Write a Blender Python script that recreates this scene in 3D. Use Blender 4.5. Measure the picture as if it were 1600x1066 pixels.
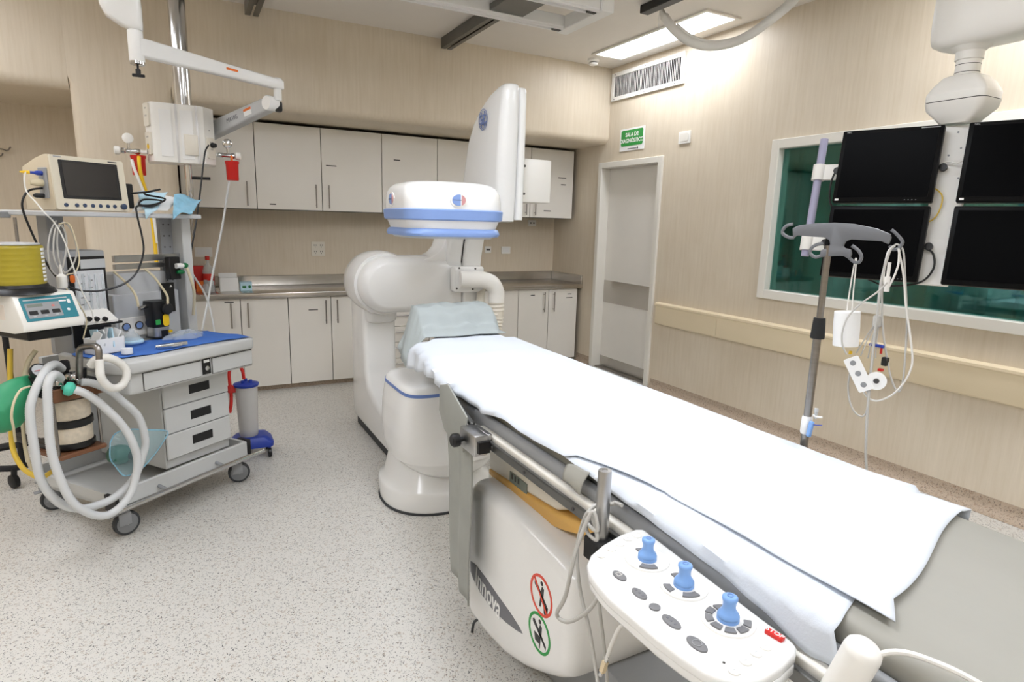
import bpy, bmesh, math, random
from mathutils import Vector, Matrix
random.seed(7)
for _o in list(bpy.data.objects): bpy.data.objects.remove(_o)
SC = bpy.context.scene
COL = SC.collection
# ------------------------------------------------------------------ camera
# camera axes (right, down, forward) in the room's frame: x along the back wall, y into the room, z up
F_PX, W_PX, H_PX, CAM_H = 950.0, 1600.0, 1066.0, 1.5
MC = Matrix(((0.88222193, -0.0675742, 0.46595944),
             (-0.47011852, -0.18095471, 0.86385414),
             (0.0259433, -0.98116722, -0.19141009)))
CAM = Vector((0, 0, CAM_H))
cam_data = bpy.data.cameras.new('camera')
cam_data.sensor_width = 36.0
cam_data.lens = F_PX / W_PX * 36.0
cam_data.clip_start = 0.02
cam = bpy.data.objects.new('camera', cam_data)
COL.objects.link(cam)
_r, _d, _f = MC.col[0], MC.col[1], MC.col[2]
cam.matrix_world = Matrix(((_r[0], -_d[0], -_f[0], 0), (_r[1], -_d[1], -_f[1], 0),
                           (_r[2], -_d[2], -_f[2], CAM_H), (0, 0, 0, 1)))
SC.camera = cam
# ------------------------------------------------------------------ world, exposure
wd = bpy.data.worlds.new('world'); SC.world = wd; wd.use_nodes = True
wd.node_tree.nodes['Background'].inputs[0].default_value = (0.02, 0.02, 0.02, 1)
wd.node_tree.nodes['Background'].inputs[1].default_value = 1.0
SC.view_settings.view_transform = 'Standard'
SC.view_settings.look = 'None'
SC.view_settings.gamma = 1.0
SC.view_settings.use_curve_mapping = False
SC.view_settings.exposure = 0.08
PANEL_STRENGTH = 15.0

# ------------------------------------------------------------------ pixel helpers (direction only; the plane gives distance)
def ray(px, py): return MC @ Vector((px - 800, py - 533, F_PX))
def at(px, py, x=None, y=None, z=None):
    d = ray(px, py)
    t = (x / d.x) if x is not None else (y / d.y) if y is not None else ((z - CAM_H) / d.z)
    return CAM + d * t
def onplane(px, py, p0, n):
    d = ray(px, py); n = Vector(n)
    return CAM + d * (((Vector(p0) - CAM).dot(n)) / d.dot(n))

# ------------------------------------------------------------------ mesh builder
class B:
    def __init__(s, T=None):
        s.v = []; s.f = []; s.T = T
    def add(s, vs, fs):
        o = len(s.v)
        for p in vs:
            p = Vector(p)
            s.v.append(s.T @ p if s.T is not None else p)
        s.f += [tuple(i + o for i in q) for q in fs]
        return s
    def addbm(s, bm):
        bm.verts.ensure_lookup_table(); bm.verts.index_update()
        s.add([v.co.copy() for v in bm.verts], [[v.index for v in q.verts] for q in bm.faces]); bm.free()
        return s
    def box(s, a, b, bev=0.0, seg=2):
        a = Vector(a); b = Vector(b)
        lo = Vector([min(a[i], b[i]) for i in range(3)]); hi = Vector([max(a[i], b[i]) for i in range(3)])
        return s.obox((lo + hi) / 2, hi - lo, None, bev, seg)
    def obox(s, c, size, R=None, bev=0.0, seg=2):
        bm = bmesh.new()
        bmesh.ops.create_cube(bm, size=1.0)
        for v in bm.verts: v.co = Vector((v.co.x * size[0], v.co.y * size[1], v.co.z * size[2]))
        if bev > 0:
            bmesh.ops.bevel(bm, geom=bm.edges[:], offset=min(bev, min(size) * 0.49), segments=seg, profile=0.5, affect='EDGES')
        c = Vector(c)
        for v in bm.verts: v.co = (R @ v.co if R is not None else v.co) + c
        return s.addbm(bm)
    def cyl(s, p0, p1, r0, r1=None, n=20, cap=True):
        p0 = Vector(p0); p1 = Vector(p1); r1 = r0 if r1 is None else r1
        return s.lathe(p0, p1 - p0, [(r0, 0.0), (r1, (p1 - p0).length)], n, cap)
    def lathe(s, o, axis, prof, n=24, cap=True):
        o = Vector(o); w = Vector(axis).normalized()
        u = w.orthogonal().normalized(); q = w.cross(u)
        rings = [[o + w * h + (u * math.cos(2 * math.pi * k / n) + q * math.sin(2 * math.pi * k / n)) * max(r, 1e-5) for k in range(n)] for r, h in prof]
        return s.loft(rings, cap)
    def loft(s, rings, cap=True, closed=False):
        n = len(rings[0]); vs = [p for r in rings for p in r]; fs = []
        m = len(rings)
        for i in range(m if closed else m - 1):
            for k in range(n):
                a = i * n + k; b = i * n + (k + 1) % n; j = (i + 1) % m
                fs.append((a, b, j * n + (k + 1) % n, j * n + k))
        if cap and not closed:
            fs.append(tuple(reversed(range(n)))); fs.append(tuple((m - 1) * n + k for k in range(n)))
        return s.add(vs, fs)
    def tube(s, pts, r, n=8, sub=6, closed=False, cap=True, ripple=0.0, pitch=None):
        P = [Vector(p) for p in pts]
        if sub > 1 and len(P) > 2: P = catmull(P, sub, closed)
        if pitch: P = resample(P, pitch)
        rings = []; m = len(P)
        up = None
        for i in range(m):
            t = (P[(i + 1) % m] - P[i - 1]) if closed else (P[min(i + 1, m - 1)] - P[max(i - 1, 0)])
            t = t.normalized() if t.length > 1e-9 else Vector((0, 0, 1))
            if up is None: up = t.orthogonal().normalized()
            up = up - t * up.dot(t)
            up = up.normalized() if up.length > 1e-6 else t.orthogonal().normalized()
            q = t.cross(up)
            rr = r(i / (m - 1)) if callable(r) else r
            if ripple: rr = rr * (1 + (ripple if i % 2 else -ripple))
            rings.append([P[i] + (up * math.cos(2 * math.pi * k / n) + q * math.sin(2 * math.pi * k / n)) * rr for k in range(n)])
        return s.loft(rings, cap, closed)
    def prism(s, poly, o, u, v, depth, bev=0.0, seg=2):
        # polygon in the (u,v) plane at o, extruded along u x v by depth
        o = Vector(o); u = Vector(u); v = Vector(v); w = u.cross(v).normalized()
        bm = bmesh.new()
        a = [bm.verts.new(o + u * p[0] + v * p[1]) for p in poly]
        b = [bm.verts.new(o + u * p[0] + v * p[1] + w * depth) for p in poly]
        n = len(poly)
        bm.faces.new(list(reversed(a))); bm.faces.new(b)
        for k in range(n): bm.faces.new((a[k], a[(k + 1) % n], b[(k + 1) % n], b[k]))
        bmesh.ops.recalc_face_normals(bm, faces=bm.faces[:])
        if bev > 0:
            es = [e for e in bm.edges if len(e.link_faces) == 2 and e.calc_face_angle(0) > 0.7]
            bmesh.ops.bevel(bm, geom=es, offset=bev, segments=seg, profile=0.5, affect='EDGES', clamp_overlap=True)
        return s.addbm(bm)
    def grid(s, fn, nu, nv):
        vs = [fn(i / nu, j / nv) for j in range(nv + 1) for i in range(nu + 1)]
        fs = [(j * (nu + 1) + i, j * (nu + 1) + i + 1, (j + 1) * (nu + 1) + i + 1, (j + 1) * (nu + 1) + i) for j in range(nv) for i in range(nu)]
        return s.add(vs, fs)
    def mesh(s, name):
        me = bpy.data.meshes.new(name)
        me.from_pydata([tuple(p) for p in s.v], [], s.f)
        bm = bmesh.new(); bm.from_mesh(me)
        bmesh.ops.recalc_face_normals(bm, faces=bm.faces[:])
        bm.to_mesh(me); bm.free()
        return me
    def obj(s, name, mat, parent=None, smooth=38, solid=0.0, **props):
        return mkobj(name, s.mesh(name), mat, parent, smooth, solid, **props)

def catmull(P, sub, closed=False):
    out = []; m = len(P)
    rng = range(m) if closed else range(m - 1)
    for i in rng:
        p1, p2 = P[i], P[(i + 1) % m]
        p0 = P[i - 1] if (closed or i > 0) else p1 * 2 - p2
        p3 = P[(i + 2) % m] if (closed or i + 2 < m) else p2 * 2 - p1
        for k in range(sub):
            t = k / sub; t2 = t * t; t3 = t2 * t
            out.append(0.5 * ((2 * p1) + (p2 - p0) * t + (2 * p0 - 5 * p1 + 4 * p2 - p3) * t2 + (3 * p1 - p0 - 3 * p2 + p3) * t3))
    if not closed: out.append(P[-1].copy())
    return out
def resample(P, step):
    out = [P[0].copy()]; acc = 0.0
    for a, b in zip(P, P[1:]):
        L = (b - a).length
        if L < 1e-9: continue
        d = step - acc
        while d <= L:
            out.append(a + (b - a) * (d / L)); d += step
        acc = L - (d - step)
    return out

WL = {}   # world location of each object (objects are only ever translated)
def mkobj(name, me, mat, parent=None, smooth=38, solid=0.0, **props):
    co = [v.co for v in me.vertices]
    lo = Vector([min(c[i] for c in co) for i in range(3)]); hi = Vector([max(c[i] for c in co) for i in range(3)])
    c = Vector(((lo.x + hi.x) / 2, (lo.y + hi.y) / 2, lo.z))
    me.transform(Matrix.Translation(-c))
    if mat is not None: me.materials.append(M[mat] if isinstance(mat, str) else mat)
    if smooth:
        me.polygons.foreach_set('use_smooth', [True] * len(me.polygons))
        me.set_sharp_from_angle(angle=math.radians(smooth))
    o = bpy.data.objects.new(name, me); COL.objects.link(o)
    if parent is not None:
        o.parent = parent; o.location = c - WL[parent.name]
    else: o.location = c
    WL[o.name] = c
    if solid:
        md = o.modifiers.new('thickness', 'SOLIDIFY'); md.thickness = solid; md.offset = 0
    for k, v in props.items(): o[k] = v
    return o
def thing(name, label, cat, loc, group=None):
    o = bpy.data.objects.new(name, None); COL.objects.link(o)
    o.empty_display_size = 0.05; o.location = Vector(loc); WL[o.name] = Vector(loc)
    o['label'] = label; o['category'] = cat
    if group: o['group'] = group
    return o
def copyto(o, dv, parent=None):
    c = o.copy(); COL.objects.link(c)
    w = WL[o.name] + Vector(dv); WL[c.name] = w
    if parent is not None: c.parent = parent; c.location = w - WL[parent.name]
    else: c.location = w
    return c
def copytree(o, dv, **props):
    c = copyto(o, dv)
    for ch in list(o.children):
        p = copyto(ch, dv, c)
        for g in list(ch.children): copyto(g, dv, p)
    for k, v in props.items(): c[k] = v
    return c
def text(name, body, size, o, u, v, mat, parent, align='CENTER', ext=0.0004, bold=0.0, sx=1.0, **props):
    cu = bpy.data.curves.new(name, 'FONT'); cu.body = body; cu.size = size; cu.align_x = align; cu.align_y = 'CENTER'
    cu.extrude = ext; cu.offset = bold; cu.resolution_u = 3
    to = bpy.data.objects.new(name, cu); COL.objects.link(to)
    bpy.context.view_layer.update()
    me = bpy.data.meshes.new_from_object(to)
    bpy.data.objects.remove(to); bpy.data.curves.remove(cu)
    u = Vector(u).normalized(); v = Vector(v).normalized(); w = u.cross(v)
    o = Vector(o)
    for vt in me.vertices:
        p = vt.co.copy(); vt.co = o + u * p.x * sx + v * p.y + w * p.z
    return mkobj(name, me, mat, parent, 0, **props)
def rrect(w, h, r, n=5):
    out = []
    for cx, cy, a0 in ((w / 2 - r, h / 2 - r, 0), (-w / 2 + r, h / 2 - r, 90), (-w / 2 + r, -h / 2 + r, 180), (w / 2 - r, -h / 2 + r, 270)):
        for k in range(n + 1):
            a = math.radians(a0 + 90 * k / n); out.append((cx + r * math.cos(a), cy + r * math.sin(a)))
    return out
def ellipse(a, b, n=28): return [(a * math.cos(2 * math.pi * k / n), b * math.sin(2 * math.pi * k / n)) for k in range(n)]
X, Y, Z = Vector((1, 0, 0)), Vector((0, 1, 0)), Vector((0, 0, 1))

# ------------------------------------------------------------------ materials
M = {}
def lin(c):
    return tuple(((x / 12.92) if x <= 0.04045 else ((x + 0.055) / 1.055) ** 2.4) for x in [k / 255.0 for k in c]) + (1.0,)
def mat(name, rgb, rough=0.45, metal=0.0, var=0.04, scale=6.0, bump=0.0, bscale=60.0, emit=None, alpha=None, trans=0.0, ior=1.45, coat=0.0, stretch=None):
    m = bpy.data.materials.new(name); m.use_nodes = True; M[name] = m
    nt = m.node_tree; p = nt.nodes['Principled BSDF']
    c = lin(rgb)
    p.inputs['Roughness'].default_value = rough; p.inputs['Metallic'].default_value = metal
    p.inputs['IOR'].default_value = ior
    if coat: p.inputs['Coat Weight'].default_value = coat; p.inputs['Coat Roughness'].default_value = 0.08
    if trans: p.inputs['Transmission Weight'].default_value = trans
    if alpha is not None: p.inputs['Alpha'].default_value = alpha
    tc = nt.nodes.new('ShaderNodeTexCoord'); mp = nt.nodes.new('ShaderNodeMapping')
    nt.links.new(tc.outputs['Object'], mp.inputs[0])
    if stretch: mp.inputs['Scale'].default_value = stretch
    if var > 0:
        nz = nt.nodes.new('ShaderNodeTexNoise'); nz.inputs['Scale'].default_value = scale; nz.inputs['Detail'].default_value = 4
        nt.links.new(mp.outputs[0], nz.inputs['Vector'])
        rp = nt.nodes.new('ShaderNodeValToRGB')
        rp.color_ramp.elements[0].position = 0.3; rp.color_ramp.elements[1].position = 0.7
        rp.color_ramp.elements[0].color = tuple(x * (1 - var) for x in c[:3]) + (1,)
        rp.color_ramp.elements[1].color = tuple(min(1, x * (1 + var)) for x in c[:3]) + (1,)
        nt.links.new(nz.outputs[0], rp.inputs[0]); nt.links.new(rp.outputs[0], p.inputs['Base Color'])
    else: p.inputs['Base Color'].default_value = c
    if bump:
        nb = nt.nodes.new('ShaderNodeTexNoise'); nb.inputs['Scale'].default_value = bscale; nb.inputs['Detail'].default_value = 3
        nt.links.new(mp.outputs[0], nb.inputs['Vector'])
        bp = nt.nodes.new('ShaderNodeBump'); bp.inputs['Strength'].default_value = bump; bp.inputs['Distance'].default_value = 0.004
        nt.links.new(nb.outputs[0], bp.inputs['Height']); nt.links.new(bp.outputs[0], p.inputs['Normal'])
    if emit:
        p.inputs['Emission Color'].default_value = lin(rgb); p.inputs['Emission Strength'].default_value = emit
    return m
def wall_mat(name, rgb):
    m = mat(name, rgb, 0.42, var=0)
    nt = m.node_tree; p = nt.nodes['Principled BSDF']; c = lin(rgb)
    tc = nt.nodes.new('ShaderNodeTexCoord'); geo = nt.nodes.new('ShaderNodeNewGeometry')
    mp = nt.nodes.new('ShaderNodeMapping'); mp.inputs['Scale'].default_value = (55, 55, 3.0)
    nt.links.new(geo.outputs['Position'], mp.inputs[0])
    n1 = nt.nodes.new('ShaderNodeTexNoise'); n1.inputs['Scale'].default_value = 1.0; n1.inputs['Detail'].default_value = 7; n1.inputs['Roughness'].default_value = 0.62
    nt.links.new(mp.outputs[0], n1.inputs['Vector'])
    n2 = nt.nodes.new('ShaderNodeTexNoise'); n2.inputs['Scale'].default_value = 1.7; n2.inputs['Detail'].default_value = 3
    nt.links.new(geo.outputs['Position'], n2.inputs['Vector'])
    r1 = nt.nodes.new('ShaderNodeValToRGB'); e = r1.color_ramp.elements
    e[0].position = 0.30; e[0].color = tuple(x * k for x, k in zip(c[:3], (0.95, 0.935, 0.90))) + (1,)
    e[1].position = 0.52; e[1].color = c
    x = r1.color_ramp.elements.new(0.75); x.color = tuple(min(1, k * 1.05) for k in c[:3]) + (1,)
    nt.links.new(n1.outputs[0], r1.inputs[0])
    mx = nt.nodes.new('ShaderNodeMix'); mx.data_type = 'RGBA'; mx.blend_type = 'MULTIPLY'; mx.inputs[0].default_value = 0.5
    r2 = nt.nodes.new('ShaderNodeValToRGB'); e = r2.color_ramp.elements
    e[0].position = 0.3; e[0].color = (0.86, 0.82, 0.76, 1); e[1].position = 0.65; e[1].color = (1, 1, 1, 1)
    nt.links.new(n2.outputs[0], r2.inputs[0])
    nt.links.new(r1.outputs[0], mx.inputs[6]); nt.links.new(r2.outputs[0], mx.inputs[7])
    nt.links.new(mx.outputs[2], p.inputs['Base Color'])
    return m
def fleck_mat(name, rgb, dark, tan, rough=0.38):
    m = mat(name, rgb, rough, var=0)
    nt = m.node_tree; p = nt.nodes['Principled BSDF']
    geo = nt.nodes.new('ShaderNodeNewGeometry')
    def flecks(scale, thr, off):
        mp = nt.nodes.new('ShaderNodeMapping'); mp.inputs['Location'].default_value = (off, off * 1.7, off * 0.6)
        nt.links.new(geo.outputs['Position'], mp.inputs[0])
        nz = nt.nodes.new('ShaderNodeTexNoise'); nz.inputs['Scale'].default_value = scale * 0.9; nz.inputs['Detail'].default_value = 1
        nt.links.new(mp.outputs[0], nz.inputs['Vector'])
        ad = nt.nodes.new('ShaderNodeVectorMath'); ad.operation = 'MULTIPLY_ADD'; ad.inputs[1].default_value = (0.02, 0.02, 0.02)
        nt.links.new(nz.outputs['Color'], ad.inputs[0]); nt.links.new(mp.outputs[0], ad.inputs[2])
        vo = nt.nodes.new('ShaderNodeTexVoronoi'); vo.inputs['Scale'].default_value = scale; vo.inputs['Randomness'].default_value = 1.0
        nt.links.new(ad.outputs[0], vo.inputs['Vector'])
        cs = nt.nodes.new('ShaderNodeSeparateColor'); nt.links.new(vo.outputs['Color'], cs.inputs[0])
        a = nt.nodes.new('ShaderNodeMath'); a.operation = 'LESS_THAN'; a.inputs[1].default_value = thr
        nt.links.new(cs.outputs[0], a.inputs[0])
        b = nt.nodes.new('ShaderNodeMath'); b.operation = 'LESS_THAN'; b.inputs[1].default_value = 0.42
        nt.links.new(vo.outputs['Distance'], b.inputs[0])
        c = nt.nodes.new('ShaderNodeMath'); c.operation = 'MULTIPLY'
        nt.links.new(a.outputs[0], c.inputs[0]); nt.links.new(b.outputs[0], c.inputs[1])
        return c
    cur = None
    base = lin(rgb)
    for scale, thr, off, col in ((95, 0.22, 3.1, tan), (170, 0.13, 9.7, dark), (230, 0.14, 17.0, dark)):
        fl = flecks(scale, thr, off)
        mx = nt.nodes.new('ShaderNodeMix'); mx.data_type = 'RGBA'
        if cur is None: mx.inputs[6].default_value = base
        else: nt.links.new(cur, mx.inputs[6])
        mx.inputs[7].default_value = lin(col)
        nt.links.new(fl.outputs[0], mx.inputs[0]); cur = mx.outputs[2]
    nt.links.new(cur, p.inputs['Base Color'])
    return m
wall_mat('wall', (221, 209, 189))
mat('ceiling', (234, 228, 220), 0.7, var=0.015, scale=2)
fleck_mat('floor', (214, 211, 204), (66, 66, 68), (190, 180, 168))
fleck_mat('cove', (184, 166, 146), (84, 76, 72), (160, 138, 118), 0.5)
mat('white_lam', (234, 230, 222), 0.38, var=0.015, scale=3)
mat('cab_edge', (70, 66, 62), 0.6, var=0)
mat('ink', (70, 68, 66), 0.6, var=0)
mat('dark_gap', (20, 19, 18), 0.8, var=0)
mat('steel', (150, 146, 142), 0.28, 1.0, var=0.08, scale=8, stretch=(1, 1, 12))
mat('steel_counter', (196, 192, 186), 0.24, 1.0, var=0.06, scale=3)
mat('chrome', (205, 205, 205), 0.13, 1.0, var=0)
mat('alu', (190, 190, 190), 0.33, 1.0, var=0.04)
mat('alu_dark', (120, 120, 118), 0.4, 1.0, var=0.06)
mat('frame_white', (232, 228, 218), 0.35, var=0.015)
mat('white', (238, 236, 230), 0.33, var=0.012, scale=3)
mat('white_gloss', (240, 240, 238), 0.2, var=0.01, scale=2, coat=0.3)
mat('ivory', (228, 222, 208), 0.35, var=0.015, scale=3)
mat('blue_stripe', (134, 162, 216), 0.35, var=0.02)
mat('blue_line', (105, 132, 192), 0.35, var=0)
mat('blue_knob', (128, 170, 228), 0.28, var=0)
mat('black', (22, 22, 23), 0.4, var=0)
mat('black_soft', (30, 30, 30), 0.65, var=0.05)
mat('grey', (150, 152, 154), 0.45, var=0.03)
mat('grey_light', (190, 192, 193), 0.45, var=0.03)
mat('grey_cart', (196, 197, 195), 0.42, var=0.02)
mat('grey_hook', (112, 114, 118), 0.4, var=0.02)
mat('key_grey', (120, 120, 122), 0.45, var=0.02)
mat('rubber', (62, 64, 66), 0.7, var=0.04)
mat('wheel_grey', (132, 134, 136), 0.5, var=0.03)
mat('bumper', (236, 220, 188), 0.42, var=0.012)
mat('red', (206, 36, 30), 0.3, var=0.02)
mat('red_tube', (214, 50, 44), 0.25, var=0)
mat('green', (46, 158, 74), 0.5, var=0.01)
mat('green_knob', (20, 110, 60), 0.35, var=0)
mat('teal_panel', (38, 124, 138), 0.45, var=0.01)
mat('mint', (92, 206, 178), 0.3, var=0)
mat('green_bag', (52, 150, 104), 0.5, var=0.05, scale=9)
mat('yellow', (240, 196, 30), 0.4, var=0.01)
mat('yellow_tube', (226, 190, 70), 0.4, var=0.03)
mat('orange', (232, 116, 40), 0.4, var=0.01)
mat('yellow_strip', (226, 178, 96), 0.45, var=0.05)
mat('copper', (122, 82, 56), 0.45, var=0.06)
mat('sheet', (214, 220, 228), 0.85, var=0.012, scale=5, bump=0.12, bscale=260)
mat('drape', (172, 180, 180), 0.85, var=0.03, scale=7, bump=0.12, bscale=240)
mat('mattress', (153, 151, 142), 0.5, var=0.04, scale=3, bump=0.25, bscale=11, stretch=(1.0, 0.35, 1.0))
mat('lead', (158, 160, 154), 0.55, var=0.06, scale=8, bump=0.15, bscale=20)
mat('blue_cloth', (70, 116, 196), 0.85, var=0.05, scale=20, bump=0.15, bscale=120)
mat('blue_base', (36, 62, 158), 0.4, var=0.03)
mat('blue_dark', (44, 62, 90), 0.4, var=0)
mat('cream', (224, 206, 172), 0.6, var=0.06, scale=10)
mat('sodalime', (226, 214, 194), 0.75, var=0.10, scale=60, bump=0.3, bscale=180)
mat('hose', (214, 216, 216), 0.35, var=0.01, alpha=0.92)
mat('cable_grey', (190, 188, 182), 0.5, var=0)
mat('cable_white', (226, 224, 218), 0.5, var=0)
mat('cable_cream', (212, 200, 168), 0.45, var=0)
mat('paper', (238, 238, 236), 0.8, var=0.015)
mat('paper_blue', (190, 222, 236), 0.7, var=0.06, scale=16)
mat('pack_blue', (140, 190, 214), 0.35, var=0.12, scale=26)
mat('clear', (228, 236, 238), 0.12, var=0, alpha=0.32)
mat('clear_blue', (170, 212, 220), 0.12, var=0.1, scale=14, alpha=0.24)
mat('canister', (214, 212, 208), 0.25, var=0.02, alpha=0.75)
mat('bellows', (172, 156, 48), 0.3, var=0.06, scale=3, alpha=0.93)
mat('screen', (34, 34, 36), 0.12, var=0)
mat('screen_matte', (4, 4, 5), 0.3, var=0, ior=1.10)
mat('mon_black', (10, 10, 11), 0.4, var=0, ior=1.2)
mat('rail_white', (244, 244, 242), 0.3, 0.0, var=0.01)
mat('dark_green', (34, 92, 70), 0.45, var=0.05)
mat('lcd', (120, 128, 118), 0.3, var=0)
mat('lilac', (166, 164, 190), 0.4, var=0.01)
mat('beige_case', (214, 206, 186), 0.45, var=0.015)
mat('beige_side', (204, 190, 164), 0.5, var=0.02)
mat('sign_green', (46, 150, 66), 0.4, var=0.01)
mat('sign_red', (226, 78, 54), 0.45, var=0)
mat('innova_grey', (112, 112, 118), 0.45, var=0.01)
mat('logo_blue', (108, 124, 168), 0.4, var=0)
mat('red_button', (206, 150, 150), 0.4, var=0)
mat('light_dim', (240, 250, 255), 0.5, var=0, emit=16.0)
mat('light_panel', (243, 247, 255), 0.5, var=0, emit=PANEL_STRENGTH)
mat('light_panel_soft', (246, 248, 255), 0.5, var=0, emit=PANEL_STRENGTH * 0.6)
mat('light_panel_bright', (243, 247, 255), 0.5, var=0, emit=PANEL_STRENGTH * 1.0)
mat('teal_dark', (44, 96, 104), 0.7, var=0.1, scale=3)
mat('teal_curtain', (92, 172, 172), 0.75, var=0.08, scale=5)
mat('chart', (212, 214, 216), 0.35, var=0.03, scale=40)
mat('led', (220, 120, 110), 0.4, var=0)
mat('pink_label', (236, 226, 216), 0.6, var=0)
def glass_mat(name, tint, refl):
    m = bpy.data.materials.new(name); m.use_nodes = True; M[name] = m
    nt = m.node_tree; nt.nodes.remove(nt.nodes['Principled BSDF'])
    g = nt.nodes.new('ShaderNodeBsdfGlossy'); g.inputs['Roughness'].default_value = 0.03; g.inputs['Color'].default_value = lin((170, 218, 212))
    t = nt.nodes.new('ShaderNodeBsdfTransparent'); t.inputs['Color'].default_value = lin(tint)
    mx = nt.nodes.new('ShaderNodeMixShader'); mx.inputs[0].default_value = refl
    nt.links.new(t.outputs[0], mx.inputs[1]); nt.links.new(g.outputs[0], mx.inputs[2])
    nt.links.new(mx.outputs[0], nt.nodes['Material Output'].inputs[0])
glass_mat('lead_glass', (176, 216, 210), 0.2)
# =================================================================== the room
XR, YS, YB, XL, YF, ZC = 3.81, 5.15, 6.11, -2.7, -2.6, 3.0
AL = 0.0            # left side of the cabinet alcove
SZ = 2.29           # underside of the bulkhead
def struct(b, name, m, parent=None, **k):
    if parent is None: k['kind'] = 'structure'
    return b.obj(name, m, parent, **k)
FL = struct(B().box((XL, YF, -0.06), (XR + 0.15, YB + 0.1, 0)), 'floor', 'floor', smooth=0)
CE = struct(B().box((XL, YF, ZC), (XR + 0.15, YB + 0.1, ZC + 0.08)), 'ceiling', 'ceiling', smooth=0)
# right wall with a doorway and the viewing window
DY0, DY1, DZ = 4.37, 5.21, 2.06
WY0, WY1, WZ0, WZ1 = 0.75, 3.09, 1.06, 2.065
b = B()
for y0, y1, z0, z1 in ((DY1 + 0.04, YB, 0, ZC), (DY0 - 0.04, DY1 + 0.04, DZ + 0.04, ZC), (WY1 + 0.04, DY0 - 0.04, 0, ZC), (WY0 - 0.04, WY1 + 0.04, 0, WZ0 - 0.04), (WY0 - 0.04, WY1 + 0.04, WZ1 + 0.04, ZC), (YF, WY0 - 0.04, 0, ZC)):
    b.box((XR, y0, z0), (XR + 0.14, y1, z1))
struct(b, 'wall_right', 'wall', smooth=0)
# back wall: bulkhead with a rounded lower edge, piers and two recesses
b = B()
RR = 0.07
prof = [(YS, ZC), (YB + 0.1, ZC), (YB + 0.1, SZ)] + [(YS + RR - RR * math.sin(math.radians(a)), SZ + RR - RR * math.cos(math.radians(a))) for a in range(0, 91, 15)]
struct(B().prism(prof, (0.0, 0, 0), Y, Z, XR), 'wall_bulkhead', 'wall', smooth=30)
struct(B().prism(prof, (XL, 0, 0), Y, Z, -0.6 - XL), 'wall_bulkhead_left', 'wall', smooth=30)
struct(B().box((XL, YB, 0), (XR, YB + 0.1, SZ)), 'wall_back', 'wall', smooth=0)
b = B()
# pier between the recesses: rounded arrises that die out where it meets the bulkhead
PX0, PX1 = -0.60, AL
def pier_ring(z, r):
    q = [(PX0, YB)]
    q += [(PX0 + r - r * math.cos(math.radians(a)), YS + r - r * math.sin(math.radians(a))) for a in range(0, 91, 15)]
    q += [(PX1 - r + r * math.sin(math.radians(a)), YS + r - r * math.cos(math.radians(a))) for a in range(0, 91, 15)] + [(PX1, YB)]
    return [Vector((u, v, z)) for u, v in q]
rs = [(0, 0.06), (SZ - 0.03, 0.06), (SZ + 0.01, 0.052), (SZ + 0.04, 0.036), (SZ + 0.07, 0.012), (SZ + 0.085, 0.001), (ZC, 0.001)]
struct(B().loft([pier_ring(z, r) for z, r in rs]), 'wall_pier', 'wall', smooth=50)
struct(B().box((XL - 0.1, YF, 0), (XL, YB + 0.1, ZC)), 'wall_left', 'wall', smooth=0)
struct(B().box((XL, YF - 0.1, 0), (XR, YF, ZC)), 'wall_front', 'wall', smooth=0)
# coved skirting carried up the walls from the floor sheet
def cove(pts, name):
    h, r = 0.09, 0.055
    prof = [(0.0, h), (0.004, h)] + [(0.004 + r - r * math.cos(math.radians(a)), r - r * math.sin(math.radians(a)) + 0.002) for a in range(0, 91, 18)] + [(0.004 + r, 0.001), (0, 0.001)]
    b = B()
    for (p, q) in zip(pts, pts[1:]):
        p = Vector(p); q = Vector(q); t = (q - p).normalized(); n = Vector((-t.y, t.x, 0))
        b.loft([[p + n * u + Z * v for u, v in prof], [q + n * u + Z * v for u, v in prof]])
    return struct(b, name, 'cove', smooth=40)
cove([(XR, YF, 0), (XR, DY0 - 0.08, 0)], 'baseboard_right')
cove([(XR, DY1 + 0.07, 0), (XR, 5.53, 0)], 'baseboard_alcove')
cove([(PX1, 5.6, 0), (PX1, YS, 0), (PX0, YS, 0), (PX0, YB, 0), (XL, YB, 0)], 'baseboard_back')

# ------------------------------------------------------------------ sliding door
b = B()
J = 0.055
for y0, y1, z0, z1 in ((DY1, DY1 + J, 0, DZ + J), (DY0 - J, DY0, 0, DZ + J), (DY0, DY1, DZ, DZ + J)):
    b.box((XR - 0.022, y0, z0), (XR + 0.17, y1, z1), 0.004, 1)
D = struct(b, 'door_1', 'frame_white', smooth=30)
lf = B().box((XR + 0.09, DY0, 0.012), (XR + 0.13, DY1, DZ - 0.001)).obj('door_leaf', 'white_lam', D)
def door_pt(px, py): return at(px, py, x=XR + 0.088)
B().box((XR + 0.086, DY0 + 0.002, 0.70), (XR + 0.0905, DY1 - 0.002, 0.93)).obj('steel_band', 'steel_counter', lf, smooth=0)
B().prism([(DY0 + 0.002, 0.705), (DY0 + 0.06, 0.705), (DY0 + 0.06, 1.08), (DY0 + 0.002, 1.14)], (XR + 0.0855, 0, 0), Y, Z, 0.005).obj('pull_handle', 'steel', lf, smooth=0)
B().box((XR + 0.086, DY0 + 0.002, 0.015), (XR + 0.0905, DY1 - 0.002, 0.12)).obj('kick_plate', 'steel_counter', lf, smooth=0)
B().box((XR + 0.02, DY0, 0.001), (XR + 0.088, DY1, 0.010)).obj('door_sill', 'steel', D, smooth=0)
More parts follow.
